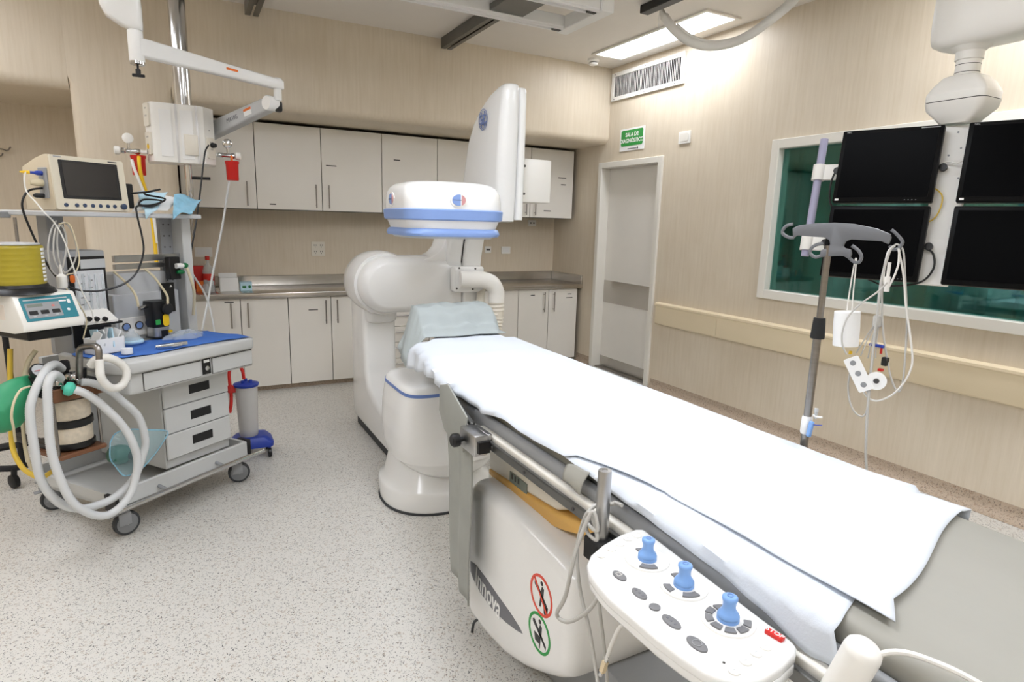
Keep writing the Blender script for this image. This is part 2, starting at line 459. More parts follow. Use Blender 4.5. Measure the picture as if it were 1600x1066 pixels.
# ------------------------------------------------------------------ viewing window
b = B(); fw = 0.065
for y0, y1, z0, z1 in ((WY1, WY1 + fw, WZ0 - fw, WZ1 + fw), (WY0 - fw, WY0, WZ0 - fw, WZ1 + fw), (WY0, WY1, WZ1, WZ1 + fw), (WY0, WY1, WZ0 - fw, WZ0)):
    b.box((XR - 0.03, y0, z0), (XR + 0.10, y1, z1), 0.004, 1)
Wn = struct(b, 'window_1', 'frame_white', smooth=30)
B().box((XR + 0.03, WY0, WZ0), (XR + 0.045, WY1, WZ1)).obj('pane', 'lead_glass', Wn, smooth=0)
# control room seen dimly through the lead glass
b = B()
b.box((XR + 0.14, WY0 - 0.6, 0), (XR + 1.5, WY1 + 0.6, 0.02)); b.box((XR + 0.14, WY0 - 0.6, 2.6), (XR + 1.5, WY1 + 0.6, 2.62))
b.box((XR + 1.5, WY0 - 0.6, 0), (XR + 1.55, WY1 + 0.6, 2.6)); b.box((XR + 0.14, WY0 - 0.65, 0), (XR + 1.5, WY0 - 0.6, 2.6)); b.box((XR + 0.14, WY1 + 0.6, 0), (XR + 1.5, WY1 + 0.65, 2.6))
struct(b, 'wall_control_room', 'teal_dark', smooth=0)
t = thing('control_room_fill_light', 'added unseen light panel brightening the control room behind the glass', 'light', (XR + 0.8, 2.0, 2.57))  # added emitter, out of view, lifts the teal behind the glass
B().box((XR + 0.6, 1.2, 2.575), (XR + 1.0, 2.8, 2.598)).obj('fitting', 'frame_white', t, smooth=0)
B().box((XR + 0.63, 1.23, 2.57), (XR + 0.97, 2.77, 2.576)).obj('diffuser', 'light_dim', t, smooth=0)
cb = B()
def curt(u, v):
    y = 0.8 + 2.5 * u
    return Vector((XR + 0.30 + 0.035 * math.sin(y * 38) + 0.012 * math.sin(y * 91), y, 0.75 + 1.7 * v))
cb.grid(curt, 150, 4)
o = cb.obj('curtain', 'teal_curtain', None, solid=0.003); o['label'] = 'teal pleated curtain hanging behind the viewing window glass'; o['category'] = 'curtain'
# ------------------------------------------------------------------ cabinets
G = {}
def cabinet(name, label, group, x0, x1, y0, y1, z0, z1, doors, marks=()):
    # doors: list of (x0,x1,z0,z1,handle x or None,handle z0,z1)
    t = thing(name, label, 'cabinet', ((x0 + x1) / 2, (y0 + y1) / 2, z0), group)
    B().box((x0 + 0.001, y0 + 0.02, z0), (x1 - 0.001, y1, z1)).obj('body', 'cab_edge', t, smooth=0)
    for dx0, dx1, dz0, dz1, hx, hz0, hz1, horiz in doors:
        d = B().box((dx0 + 0.003, y0, dz0 + 0.003), (dx1 - 0.003, y0 + 0.019, dz1 - 0.003), 0.0015, 1).obj('drawer' if horiz else 'door', 'white_lam', t, smooth=30)
        hb = B()
        if horiz:
            xm = (dx0 + dx1) / 2; zz = dz1 - 0.05
            hb.cyl((xm - 0.07, y0 - 0.03, zz), (xm + 0.07, y0 - 0.03, zz), 0.006, n=8)
            for s in (-0.05, 0.05): hb.cyl((xm + s, y0 - 0.03, zz), (xm + s, y0, zz), 0.004, n=6)
        elif hx is not None:
            hb.cyl((hx, y0 - 0.03, hz0), (hx, y0 - 0.03, hz1), 0.006, n=8)
            for zz in (hz0 + 0.025, hz1 - 0.025): hb.cyl((hx, y0 - 0.03, zz), (hx, y0, zz), 0.004, n=6)
        if hb.v: hb.obj('handle', 'steel', d)
        for mx, mz, mw in marks:
            if dx0 < mx < dx1: B().box((mx - mw / 2, y0 - 0.0012, mz - 0.0045), (mx + mw / 2, y0, mz + 0.0045)).obj('label_strip', 'ink', d, smooth=0)
    return t
UY, UZ0, UZ1 = 5.68, 1.555, 2.265
us = [0.01, 0.575, 1.115, 1.657, 2.20, 2.72, 3.235, 3.765]
uh = ['r', 'r', 'l', 'r', 'l', 'l', 'l']
uh = [0.50, 1.06, 1.17, 2.14, 2.26, 3.18, 3.29]
ul = ['white wall cupboard door partly hidden behind the steel gas column', 'white wall cupboard, first one right of the grey spring arm', 'white wall cupboard, second one right of the grey spring arm',
      'white wall cupboard just above and left of the round detector', 'white wall cupboard right behind the detector disc', 'white wall cupboard hidden mostly by the tall detector housing', 'white wall cupboard at the right end of the upper row']
for i in range(7):
    mk = {1: [(0.70, 1.60, 0.05)], 2: [(1.20, 1.95, 0.09)], 3: [(1.80, 2.04, 0.06)], 6: [(3.62, 1.98, 0.10), (3.64, 1.91, 0.06), (3.45, 1.63, 0.09)]}.get(i, [])
    cabinet('wall_cabinet', ul[i], 'upper row of white wall cupboards', us[i], us[i + 1], UY, YB, UZ0, UZ1, [(us[i], us[i + 1], UZ0, UZ1, uh[i], 1.58, 1.78, False)], mk)
LY, LZ0, LZ1 = 5.50, 0.045, 0.815
ll = [(0.0, 0.385, 0.31, 'white base cupboard behind the anaesthesia worktop, leftmost in the row'), (0.385, 0.762, 0.44, 'white base cupboard with handle on its left side, beside the suction jar'),
      (0.762, 1.124, 1.075, 'white base cupboard with a written strip left of its handle'), (1.124, 1.50, 1.175, 'white base cupboard partly hidden by the upright gantry column'),
      (2.05, 2.55, 2.49, 'white base cupboard hidden behind the pillow and gantry'), (2.55, 3.028, None, 'white base cupboard beside the corrugated white hose'),
      (3.028, 3.397, 3.335, 'white base cupboard second from the right end of the counter'), (3.397, 3.762, 3.455, 'white base cupboard at the far right end of the counter')]
for i, (a, c, hx, lb) in enumerate(ll):
    mk = {0: [(0.30, 0.79, 0.07)], 2: [(0.97, 0.70, 0.08)], 6: [(3.2, 0.755, 0.05)], 7: [(3.66, 0.755, 0.05), (3.66, 0.715, 0.08)]}.get(i, [])
    cabinet('base_cabinet', lb, 'lower row of white base cupboards', a, c, LY, YB, LZ0, LZ1, [(a, c, LZ0, LZ1, hx, 0.575, 0.785, False)], mk)
cabinet('drawer_cabinet', 'white drawer unit seen between gantry column and draped pillow', None, 1.50, 2.05, LY, YB, LZ0, LZ1,
        [(1.50, 2.05, LZ0 + k * 0.154, LZ0 + (k + 1) * 0.154, None, 0, 0, True) for k in range(5)])
b = B().box((0.0, LY + 0.05, 0.0), (3.76, LY + 0.09, 0.045))
o = b.obj('plinth', 'cove', None, smooth=0); o['kind'] = 'structure'
# steel worktop
t = thing('countertop', 'long stainless steel worktop with upstand along the back wall', 'counter', (1.9, 5.8, LZ1))
B().box((0.002, LY - 0.03, LZ1 + 0.002), (XR - 0.003, YB - 0.002, LZ1 + 0.046), 0.004, 2).obj('slab', 'steel_counter', t)
B().box((0.002, YB - 0.022, LZ1 + 0.046), (XR - 0.003, YB - 0.002, LZ1 + 0.14), 0.003, 1).obj('upstand', 'steel_counter', t)
B().box((XR - 0.022, LY - 0.03, LZ1 + 0.046), (XR - 0.003, YB - 0.022, LZ1 + 0.14), 0.003, 1).obj('side_upstand', 'steel_counter', t)
CT = LZ1 + 0.046
# ------------------------------------------------------------------ on the right wall
t = thing('bumper_rail', 'long cream wall guard rail below the viewing window', 'handrail', (XR, 2.4, 0.62))
def brail(y0, y1):
    pr = [(XR, 0.615), (XR - 0.03, 0.622), (XR - 0.037, 0.635), (XR - 0.037, 0.785), (XR - 0.05, 0.795), (XR - 0.05, 0.810), (XR - 0.035, 0.82), (XR, 0.82)]
    return B().prism(pr, (0, y1, 0), X, Z, y1 - y0)
brail(3.51, 4.245).obj('rail_cover', 'bumper', t, smooth=50); brail(-1.5, 3.507).obj('rail_cover', 'bumper', t, smooth=50)
# ventilation grille
t = thing('air_grille', 'white louvred air grille high on the wall above the door', 'vent', (XR, 4.62, 2.68))
g0, g1, h0, h1 = 4.13, 5.12, 2.685, 2.94
b = B()
for y0, y1, z0, z1 in ((g0, g1, h1 - 0.035, h1), (g0, g1, h0, h0 + 0.035), (g0, g0 + 0.035, h0 + 0.035, h1 - 0.035), (g1 - 0.035, g1, h0 + 0.035, h1 - 0.035)):
    b.box((XR - 0.02, y0, z0), (XR - 0.0015, y1, z1))
b.obj('grille_frame', 'white', t, smooth=0)
B().box((XR - 0.004, g0 + 0.02, h0 + 0.02), (XR - 0.0012, g1 - 0.02, h1 - 0.02)).obj('duct_opening', 'dark_gap', t, smooth=0)
n = 46
for k in range(n):
    y = g0 + 0.045 + (g1 - g0 - 0.09) * k / (n - 1) + random.uniform(-0.003, 0.003)
    R = Matrix.Rotation(math.radians(random.uniform(42, 62)), 3, 'Z')
    B().obox((XR - 0.012, y, (h0 + h1) / 2), (0.018, 0.0025, h1 - h0 - 0.07), R).obj('slat', 'white', t, smooth=0)
for y, z in ((g0 + 0.1, h0 + 0.015), ((g0 + g1) / 2, h0 + 0.015), (g1 - 0.05, h0 + 0.015), (g0 + 0.1, h1 - 0.015), ((g0 + g1) / 2, h1 - 0.015), (g1 - 0.05, h1 - 0.015)):
    B().cyl((XR - 0.022, y, z), (XR - 0.019, y, z), 0.006, n=8).obj('screw', 'alu_dark', t)
# door sign
t = thing('door_sign', 'green and white sign reading SALA DE DIAGNOSTICO above the door', 'sign', (XR, 4.78, 2.2))
B().box((XR - 0.006, 4.595, 2.2), (XR - 0.001, 4.955, 2.405), 0.001, 1).obj('plate', 'paper', t, smooth=0)
pl = B().prism(rrect(0.32, 0.145, 0.018), (XR - 0.0065, 4.775, 2.317), -Y, Z, 0.001); pl.obj('green_field', 'sign_green', t, smooth=0)
text('lettering', 'SALA DE', 0.05, (XR - 0.008, 4.775, 2.345), -Y, Z, 'paper', t, bold=0.0012)
text('lettering', 'DIAGNÓSTICO', 0.05, (XR - 0.008, 4.775, 2.29), -Y, Z, 'paper', t, bold=0.0012)
B().box((XR - 0.0075, 4.70, 2.214), (XR - 0.006, 4.83, 2.22)).obj('small_print', 'ink', t, smooth=0)
B().cyl((XR - 0.0075, 4.685, 2.218), (XR - 0.006, 4.685, 2.218), 0.01, n=12).obj('small_emblem', 'ink', t)
# wall plates
def plate(name, label, cat, c, n, w, h, inner, group=None, m='white'):
    c = Vector(c); u = Z.cross(n)
    t = thing(name, label, cat, c, group)
    B().prism(rrect(w, h, 0.006), c - Vector(n) * 0.0, u, Z, 0.011).obj('plate', m, t, smooth=40)
    for (a, bb, ww, hh, mm, nm) in inner:
        B().prism(rrect(ww, hh, min(ww, hh) * 0.2, 2), c + u * a + Z * bb + Vector(n) * 0.0112, u, Z, 0.003).obj(nm, mm, t, smooth=40)
    return t
plate('wall_switch', 'small white blank wall plate right of the green sign', 'switch', (XR - 0.001, 4.07, 2.245), (-1, 0, 0), 0.135, 0.10, [(0, 0, 0.10, 0.065, 'frame_white', 'rocker')])
NB = (0, -1, 0)
YW = YB - 0.001
def sk(dx, dz): return [(dx - 0.009, dz + 0.006, 0.004, 0.013, 'ink', 'slot'), (dx + 0.009, dz + 0.006, 0.004, 0.013, 'ink', 'slot'), (dx, dz - 0.012, 0.004, 0.011, 'ink', 'slot')]
c = at(497, 389, y=YW)
plate('power_outlet', 'four-gang ivory power outlet on the back wall above the counter', 'outlet', (c.x, YW, c.z), NB, 0.125, 0.135, sk(-0.028, 0.03) + sk(0.028, 0.03) + sk(-0.028, -0.03) + sk(0.028, -0.03), m='ivory')
c = at(318, 394, y=YW)
plate('wall_switch', 'white switch plate on the back wall right of the cart shelf', 'switch', (c.x, YW, c.z), NB, 0.14, 0.085, [(-0.02, 0, 0.06, 0.05, 'white_gloss', 'rocker'), (0.032, 0, 0.035, 0.05, 'white_gloss', 'rocker')])
c = at(762, 390, y=YW)
plate('data_outlet', 'white outlet with two black sockets right of the gantry arm', 'outlet', (c.x, YW, c.z), NB, 0.075, 0.07, [(-0.012, 0, 0.018, 0.018, 'black', 'socket'), (0.012, 0, 0.018, 0.018, 'black', 'socket')])
c = at(790, 391, y=YW)
plate('wall_switch', 'plain white switch plate on the back wall near the right corner', 'switch', (c.x, YW, c.z), NB, 0.11, 0.08, [(0, 0, 0.075, 0.05, 'white_gloss', 'rocker')])
c = at(831, 347, y=YW)
plate('data_outlet', 'small outlet directly below the rightmost wall cupboard', 'outlet', (c.x, YW, 1.50), NB, 0.10, 0.065, [(-0.02, 0, 0.02, 0.015, 'ink', 'socket'), (0.02, 0, 0.02, 0.015, 'ink', 'socket')])
# ------------------------------------------------------------------ ceiling
def lamp(label, x0, x1, y0, y1, m_='light_panel'):
    t = thing('ceiling_light', label, 'light', ((x0 + x1) / 2, (y0 + y1) / 2, ZC - 0.02), 'recessed ceiling light panels')
    b = B(); w = 0.03
    for a0, a1, b0, b1 in ((x0 - w, x1 + w, y0 - w, y0), (x0 - w, x1 + w, y1, y1 + w), (x0 - w, x0, y0, y1), (x1, x1 + w, y0, y1)):
        b.box((a0, b0, ZC - 0.014), (a1, b1, ZC - 0.001))
    b.obj('frame', 'frame_white', t, smooth=0)
    B().box((x0, y0, ZC - 0.009), (x1, y1, ZC - 0.004)).obj('diffuser', m_, t, smooth=0)
lamp('rectangular white ceiling light panel glowing above the air grille', 3.36, 3.64, 3.47, 4.79, 'light_panel_bright')
lamp('unseen added ceiling light panel over the viewing window end of the room', 2.95, 3.5, 0.3, 1.8)  # out of view, added to brighten the right wall
lamp('unseen ceiling light panel over the anaesthesia corner', -1.75, -1.2, 2.2, 3.7, 'light_panel_soft')
lamp('unseen added ceiling light panel over the aisle left of the camera', -1.75, -1.2, -0.6, 0.9)  # out of view, added as fill from the aisle
lamp('unseen added ceiling light panel over the middle of the patient table', 0.55, 1.1, 1.0, 2.5)  # out of view, added to light the table from above
lamp('unseen added ceiling light panel behind the camera', 0.55, 1.1, -1.9, -0.4)  # out of view, added as fill from behind
lamp('unseen added ceiling light panel over the left recess', -1.95, -1.4, 3.95, 4.95, 'light_panel_soft')  # out of view, added to brighten the left wall and left-facing surfaces
# =================================================================== C-arm gantry
ISO = Vector((1.165, 2.95, 1.07))
CA = thing('c_arm_gantry', 'white C-arm x-ray gantry with blue striped detector at table head', 'x-ray machine', (1.165, 3.6, 0))
def ring_ss(c, rx, ry, n=32, e=2.6, z=None):
    out = []
    for k in range(n):
        a = 2 * math.pi * k / n; ca, sa = math.cos(a), math.sin(a)
        out.append(Vector((c[0] + rx * math.copysign(abs(ca) ** (2 / e), ca), c[1] + ry * math.copysign(abs(sa) ** (2 / e), sa), c[2] if z is None else z)))
    return out
# floor plate and round base pad
bx, by = 1.155, 3.02
b = B().loft([ring_ss((bx, by, z), r, r * 0.97, 40, 2.3) for z, r in ((0.012, 0.295), (0.10, 0.302), (0.125, 0.296), (0.145, 0.27), (0.30, 0.235), (0.32, 0.20))])
base = b.obj('base_pad', 'white_gloss', CA, smooth=60)
B().loft([ring_ss((bx, by, z), r, r * 0.97, 40, 2.3) for z, r in ((0.0, 0.302), (0.012, 0.302))]).obj('base_seal', 'rubber', base)
# L-shaped floor arm: beam under the table line, sloping heel and upright column
LX0, LX1 = 1.045, 1.275
prof = [(3.10, 0.05), (4.40, 0.05), (4.43, 0.10), (4.43, 0.95), (4.40, 1.12), (4.10, 1.12), (4.09, 0.95), (4.07, 0.48), (4.01, 0.37), (3.88, 0.31), (3.70, 0.285), (3.10, 0.26)]
b = B().prism(prof, (LX1, 0, 0), Y, Z, 0.01)
b = B().prism([(y, z) for y, z in prof], (LX0, 0, 0), Y, Z, LX1 - LX0, 0.035, 4)
col = b.obj('floor_arm', 'white_gloss', CA, smooth=50)
B().box((LX0 + 0.02, 3.2, 0.0), (LX1 - 0.02, 4.38, 0.05)).obj('floor_track', 'rubber', col, smooth=0)
# collar under the pivot head
B().loft([ring_ss((1.172, 4.20, z), rx, ry, 32, 3.2) for z, rx, ry in ((0.80, 0.100, 0.150), (0.815, 0.118, 0.172), (0.94, 0.124, 0.180), (1.0, 0.124, 0.18))]).obj('pivot_collar', 'white_gloss', col, smooth=60)
# pivot head (round, axis toward the isocentre) and the offset arm reaching right
PC = Vector((1.165, 3.98, 1.075)); PR_ = 0.185
def stad(r, x1, top=0.0):
    pts = []
    for k in range(19):
        a = math.radians(90 + 180 * k / 18); pts.append((PC.x + r * math.cos(a), r * math.sin(a)))
    pts += [(x1 - 0.02, -r), (x1, -r + 0.012), (x1, r + top), (x1 - 0.06, r + top - 0.015), (x1 - 0.12, r + top * 0.4), (x1 - 0.18, r + top * 0.10), (x1 - 0.26, r)]
    return pts
rings = []
for y, k in ((3.84, 0.135), (3.85, 0.152), (3.875, 0.172), (3.905, 0.184), (3.94, 0.188), (4.02, 0.188), (4.10, 0.186), (4.16, 0.18)):
    rings.append([Vector((px, y, PC.z + pz)) for px, pz in stad(k, 1.665, 0.0)])
arm = B().loft(rings).obj('offset_arm', 'white_gloss', CA, smooth=60)
B().lathe((1.165, 3.96, 1.075), (0, 1, 0), [(0.15, -0.005), (0.205, 0.0), (0.215, 0.05), (0.215, 0.20), (0.205, 0.30), (0.17, 0.36), (0.10, 0.385), (0.0, 0.39)], 40).obj('pivot_head', 'white_gloss', CA, smooth=60)
# carriage flange that carries the C: curved plate in the plane of the C
def arcpt(a, r, cy=3.02, cz=1.07): return Vector((0, cy + r * math.cos(a), cz + r * math.sin(a)))
def arcbar(x0, x1, r0, r1, a0, a1, n=26, name='c_arc', m='white_gloss', parent=None, cy=3.02, cz=1.07, bev=0.02):
    rings = []
    for k in range(n + 1):
        a = math.radians(a0 + (a1 - a0) * k / n)
        q = []
        for (u, v) in rrect(x1 - x0, r1 - r0, bev, 3):
            p = arcpt(a, (r0 + r1) / 2 + v, cy, cz); q.append(Vector(((x0 + x1) / 2 + u, p.y, p.z)))
        rings.append(q)
    return B().loft(rings).obj(name, m, parent or CA, smooth=60)
arcbar(1.56, 1.665, 0.83, 1.12, -20, 27, name='carriage_flange', parent=arm)
B().prism([(1.40, 1.245), (1.45, 1.258), (1.50, 1.285), (1.535, 1.325), (1.56, 1.40), (1.62, 1.42), (1.62, 1.15), (1.40, 1.15)], (0, 4.08, 0), X, Z, 0.22, 0.012, 3).obj('arm_fillet', 'white_gloss', arm, smooth=50)
arcbar(1.664, 1.672, 0.84, 1.11, -20, 27, name='joint_seam', m='black', parent=arm, bev=0.003)
arcbar(1.672, 1.80, 0.80, 1.06, -62, 34, name='c_arc')
# upper end: tall housing beside the detector
rows = []
#      z,   y front, y back, x left, x right
for z, y0, y1, xl, xr in ((1.50, 3.34, 3.84, 1.68, 1.785), (1.505, 3.30, 3.86, 1.665, 1.79), (1.62, 3.29, 3.86, 1.655, 1.79), (1.80, 3.28, 3.83, 1.655, 1.79), (1.98, 3.275, 3.78, 1.658, 1.79),
                          (2.10, 3.27, 3.70, 1.662, 1.79), (2.18, 3.27, 3.61, 1.668, 1.79), (2.24, 3.27, 3.50, 1.675, 1.788), (2.275, 3.275, 3.41, 1.69, 1.785), (2.285, 3.29, 3.37, 1.70, 1.78)):
    cx, cy = (xl + xr) / 2, (y0 + y1) / 2
    rows.append([Vector((cx + u, cy + v, z)) for u, v in rrect(xr - xl, y1 - y0, min(0.05, (xr - xl) * 0.45), 5)])
hs = B().loft(rows).obj('detector_housing', 'white_gloss', CA, smooth=60)
rows = []
for z, y0, y1 in ((1.515, 3.29, 3.80), (1.80, 3.285, 3.80), (2.05, 3.28, 3.72), (2.19, 3.28, 3.58), (2.255, 3.285, 3.46), (2.27, 3.295, 3.42)):
    rows.append([Vector((1.808 + u, (y0 + y1) / 2 + v, z)) for u, v in rrect(0.045, y1 - y0, 0.018, 4)])
B().loft(rows).obj('rear_cover', 'white_gloss', hs, smooth=60)
# round monogram on the left flank
gp = at(755, 187, x=1.654)
gx = 1.653
def emblem(o, u, v, R, parent):
    w = Vector(u).cross(Vector(v))
    for r0, r1 in ((0.93, 1.0), (0.80, 0.84)):
        bb = B()
        n = 32
        bb.loft([[o + (Vector(u) * math.cos(2 * math.pi * k / n) + Vector(v) * math.sin(2 * math.pi * k / n)) * R * rr + w * d for k in range(n)] for rr, d in ((r0, 0.0), (r0, 0.0015), (r1, 0.0015), (r1, 0.0))], closed=True)
        bb.obj('emblem_ring', 'logo_blue', parent)
    for k in range(4):
        a = math.pi / 4 + k * math.pi / 2
        pts = [o + (Vector(u) * math.cos(a + s) + Vector(v) * math.sin(a + s)) * R * q + w * 0.001 for s, q in ((-0.35, 0.72), (0.0, 0.62), (0.35, 0.72), (0.42, 0.78))]
        B().tube(pts, R * 0.05, 6, 5).obj('emblem_swash', 'logo_blue', parent)
    B().tube([o + Vector(u) * R * x + Vector(v) * R * y + w * 0.001 for x, y in ((-0.08, 0.42), (-0.42, 0.30), (-0.42, -0.2), (-0.15, -0.42), (-0.02, 0.0), (-0.30, -0.02))], R * 0.07, 6, 5).obj('emblem_letter', 'logo_blue', parent)
    B().tube([o + Vector(u) * R * x + Vector(v) * R * y + w * 0.001 for x, y in ((0.45, 0.35), (0.16, 0.42), (0.12, 0.12), (0.36, 0.04), (0.08, -0.06), (0.12, -0.42), (0.46, -0.30))], R * 0.07, 6, 5).obj('emblem_letter', 'logo_blue', parent)
emblem(Vector((gx, gp.y, gp.z)), -Y, Z, 0.062, hs)
# lift motor box on the far side
mb = B()
mb.box((1.835, 3.36, 1.625), (2.06, 3.62, 1.885), 0.008, 2)
mo = mb.obj('motor_box', 'white', CA, smooth=40)
for z in (1.675, 1.84): B().cyl((1.868, 3.357, z), (1.868, 3.362, z), 0.008, n=12).obj('bolt', 'ink', mo)
# bracket between the housing and the detector
B().box((1.15, 3.16, 1.56), (1.30, 3.46, 1.66), 0.02, 3).box((1.25, 3.33, 1.56), (1.69, 3.50, 1.66), 0.02, 3).obj('detector_bracket', 'white_gloss', CA, smooth=50)
# detector: rounded square body, two blue bands
DX, DY_ = 1.170, 2.95
def dring(z, w, d, r, dx=0.0): return [Vector((DX + dx + u, DY_ + v, z)) for u, v in rrect(w, d, r, 8)]
det = B().loft([dring(*q) for q in ((1.553, 0.50, 0.49, 0.11), (1.59, 0.502, 0.492, 0.115), (1.63, 0.495, 0.485, 0.12), (1.655, 0.475, 0.465, 0.13), (1.672, 0.44, 0.43, 0.14), (1.682, 0.37, 0.36, 0.14), (1.685, 0.26, 0.25, 0.11))]).obj('detector', 'white_gloss', CA, smooth=60)
B().loft([dring(*q) for q in ((1.500, 0.49, 0.48, 0.10), (1.506, 0.512, 0.502, 0.11), (1.548, 0.518, 0.508, 0.11), (1.555, 0.496, 0.486, 0.11))]).obj('blue_band', 'blue_stripe', det, smooth=50)
B().loft([dring(*q) for q in ((1.462, 0.455, 0.445, 0.095), (1.502, 0.485, 0.475, 0.10))]).obj('detector_neck', 'white_gloss', det, smooth=50)
B().loft([dring(*q) for q in ((1.424, 0.45, 0.44, 0.09), (1.426, 0.48, 0.47, 0.10), (1.438, 0.49, 0.48, 0.10), (1.458, 0.475, 0.465, 0.095), (1.465, 0.44, 0.43, 0.09))]).obj('blue_band', 'blue_stripe', det, smooth=50)
B().loft([dring(*q) for q in ((1.415, 0.42, 0.41, 0.09), (1.425, 0.44, 0.43, 0.09))]).obj('detector_face', 'grey_light', det, smooth=50)
def dbutton(o, u, v):
    o = Vector(o); w = Vector(u).cross(Vector(v)).normalized()
    k = B().prism(ellipse(0.045, 0.034), o, u, v, 0.004).obj('button_bezel', 'white', det)
    B().prism([(p[0], p[1]) for p in ellipse(0.034, 0.026) if p[0] <= 0.012], o + w * 0.004, u, v, 0.003).obj('button_half', 'blue_stripe', k)
    B().prism([(p[0], p[1]) for p in ellipse(0.034, 0.026) if p[0] >= 0.012], o + w * 0.004, u, v, 0.003).obj('button_half', 'red_button', k)
    B().prism([(-0.034, -0.0012), (0.012, -0.0012), (0.012, 0.0012), (-0.034, 0.0012)], o + w * 0.0072, u, v, 0.0006).obj('button_line', 'ink', k)
p = at(717, 313, y=2.702); dbutton((p.x, 2.7045, p.z), X, Z)
p = at(612, 311, x=0.92); dbutton((0.9215, min(max(p.y, 2.85), 3.05), p.z), -Y, Z)
# tube assembly under the table head
tc = (1.165, 2.93)
rings = [ring_ss((tc[0] + dx, tc[1], z), rx, ry, 40, e) for z, rx, ry, e, dx in ((0.185, 0.13, 0.16, 2.2, 0.03), (0.20, 0.19, 0.20, 2.3, 0.02), (0.24, 0.235, 0.245, 2.4, 0.015), (0.275, 0.262, 0.262, 2.5, 0.005), (0.30, 0.272, 0.268, 2.6, 0))]
tl = B().loft(rings).obj('tube_lower_shell', 'white_gloss', CA, smooth=60)
rows = []
zt_ = [(0.302, 0.285, 0.275, 2.6), (0.36, 0.296, 0.28, 2.9), (0.45, 0.298, 0.275, 3.4), (0.56, 0.286, 0.262, 4.4), (0.645, 0.268, 0.245, 5.5), (0.655, 0.266, 0.243, 5.6)]
def sstep(a, b_, t):
    t = max(0.0, min(1.0, (t - a) / (b_ - a))); return t * t * (3 - 2 * t)
for i in range(34):
    z = 0.302 + (0.655 - 0.302) * i / 33
    for q0, q1 in zip(zt_, zt_[1:]):
        if z <= q1[0] + 1e-6: break
    t = (z - q0[0]) / (q1[0] - q0[0]); rx, ry, e = [q0[k] + (q1[k] - q0[k]) * t for k in (1, 2, 3)]
    ring = ring_ss((tc[0], tc[1], z), rx, ry, 120, e)
    for p in ring:
        if p.y < tc[1]:
            dx = p.x - (tc[0] - 0.075)
            lim = max(0.0, 0.0 + 0.11 * max(0.0, (0.44 - z) / 0.11) ** 2)
            k = sstep(lim, lim + 0.02, dx) * sstep(0.335, 0.36, z)
            p.y += 0.035 * k
    rows.append(ring)
tb = B().loft(rows).obj('tube_housing', 'white_gloss', CA, smooth=60)
B().loft([ring_ss((tc[0], tc[1], z), rx, ry, 80, 5.6) for z, rx, ry in ((0.653, 0.2685, 0.2455), (0.668, 0.267, 0.244))]).obj('blue_line', 'blue_line', tb, smooth=50)
B().loft([ring_ss((tc[0], tc[1], z), rx, ry, 80, 5.6) for z, rx, ry in ((0.667, 0.265, 0.242), (0.69, 0.258, 0.235), (0.704, 0.24, 0.218), (0.709, 0.20, 0.18))]).obj('tube_cover', 'white_gloss', tb, smooth=60)
arcbar(1.672, 1.80, 0.80, 1.06, -62, -60, name='c_end', n=2)
B().tube([(1.74, 3.50, 0.27), (1.66, 3.30, 0.34), (1.45, 3.05, 0.42), (1.30, 2.95, 0.45)], lambda t: 0.11 - 0.01 * t, 20, 6).obj('tube_support', 'white_gloss', CA, smooth=60)
# cooling elbow with two ribbed hoses
ep = [at(719, 437, y=3.715), at(735, 437, y=3.70), at(752, 437, y=3.69), at(768, 443, y=3.68), at(775, 456, y=3.68), at(775, 472, y=3.68)]
el = B().tube(ep, 0.056, 20, 8).obj('hose_elbow', 'white', CA, smooth=60)
B().obox(at(730, 436, y=3.79), (0.22, 0.09, 0.175), None, 0.02, 3).obj('elbow_flange', 'white_gloss', el, smooth=50)
for (px, py) in ((718, 419), (743, 420), (714, 451), (739, 452)):
    q = at(px, py, y=3.741); B().cyl(q, q + Vector((0, 0.006, 0)), 0.006, n=10).obj('bolt', 'ink', el)
hp = [at(775, 470, y=3.68), at(775, 490, y=3.68), at(772, 510, y=3.69), at(766, 530, y=3.68), at(750, 560, y=3.62), at(735, 600, y=3.5)]
B().tube(hp, 0.053, 20, 8, ripple=0.075, pitch=0.0125).obj('ribbed_hose', 'ivory', CA, smooth=60)
hp = [at(752, 448, y=3.78), at(751, 465, y=3.76), at(750, 490, y=3.74), at(746, 540, y=3.7), at(735, 600, y=3.6)]
B().tube(hp, 0.029, 14, 8, ripple=0.06, pitch=0.0105).obj('ribbed_hose', 'ivory', CA, smooth=60)

# =================================================================== patient table
TZ = 0.865     # top of the carbon slab
MZ = 0.925     # top of the mattress
TX0, TX1 = 0.835, 1.405
TB = thing('patient_table', 'angiography patient table on a white pedestal with accessory rails', 'table', (1.12, 1.5, 0))
b = B().prism([(TX0, -0.55), (TX1, -0.55), (TX1, 2.1), (TX1 - 0.06, 2.97), (TX0 + 0.17, 2.97), (TX0 + 0.16, 2.62), (TX0 + 0.05, 2.3), (TX0, 2.0)], (0, 0, TZ - 0.045), X, Y, 0.045, 0.012, 3)
top = b.obj('table_top', 'grey', TB, smooth=50)
# raised grey edge profile of the tabletop on both flanks
for x0, x1 in ((TX0 - 0.014, TX0 + 0.006), (TX1 - 0.006, TX1 + 0.014)):
    B().box((x0, -0.55, TZ - 0.028), (x1, 1.78, TZ + 0.022), 0.008, 2).obj('edge_profile', 'grey', top, smooth=50)
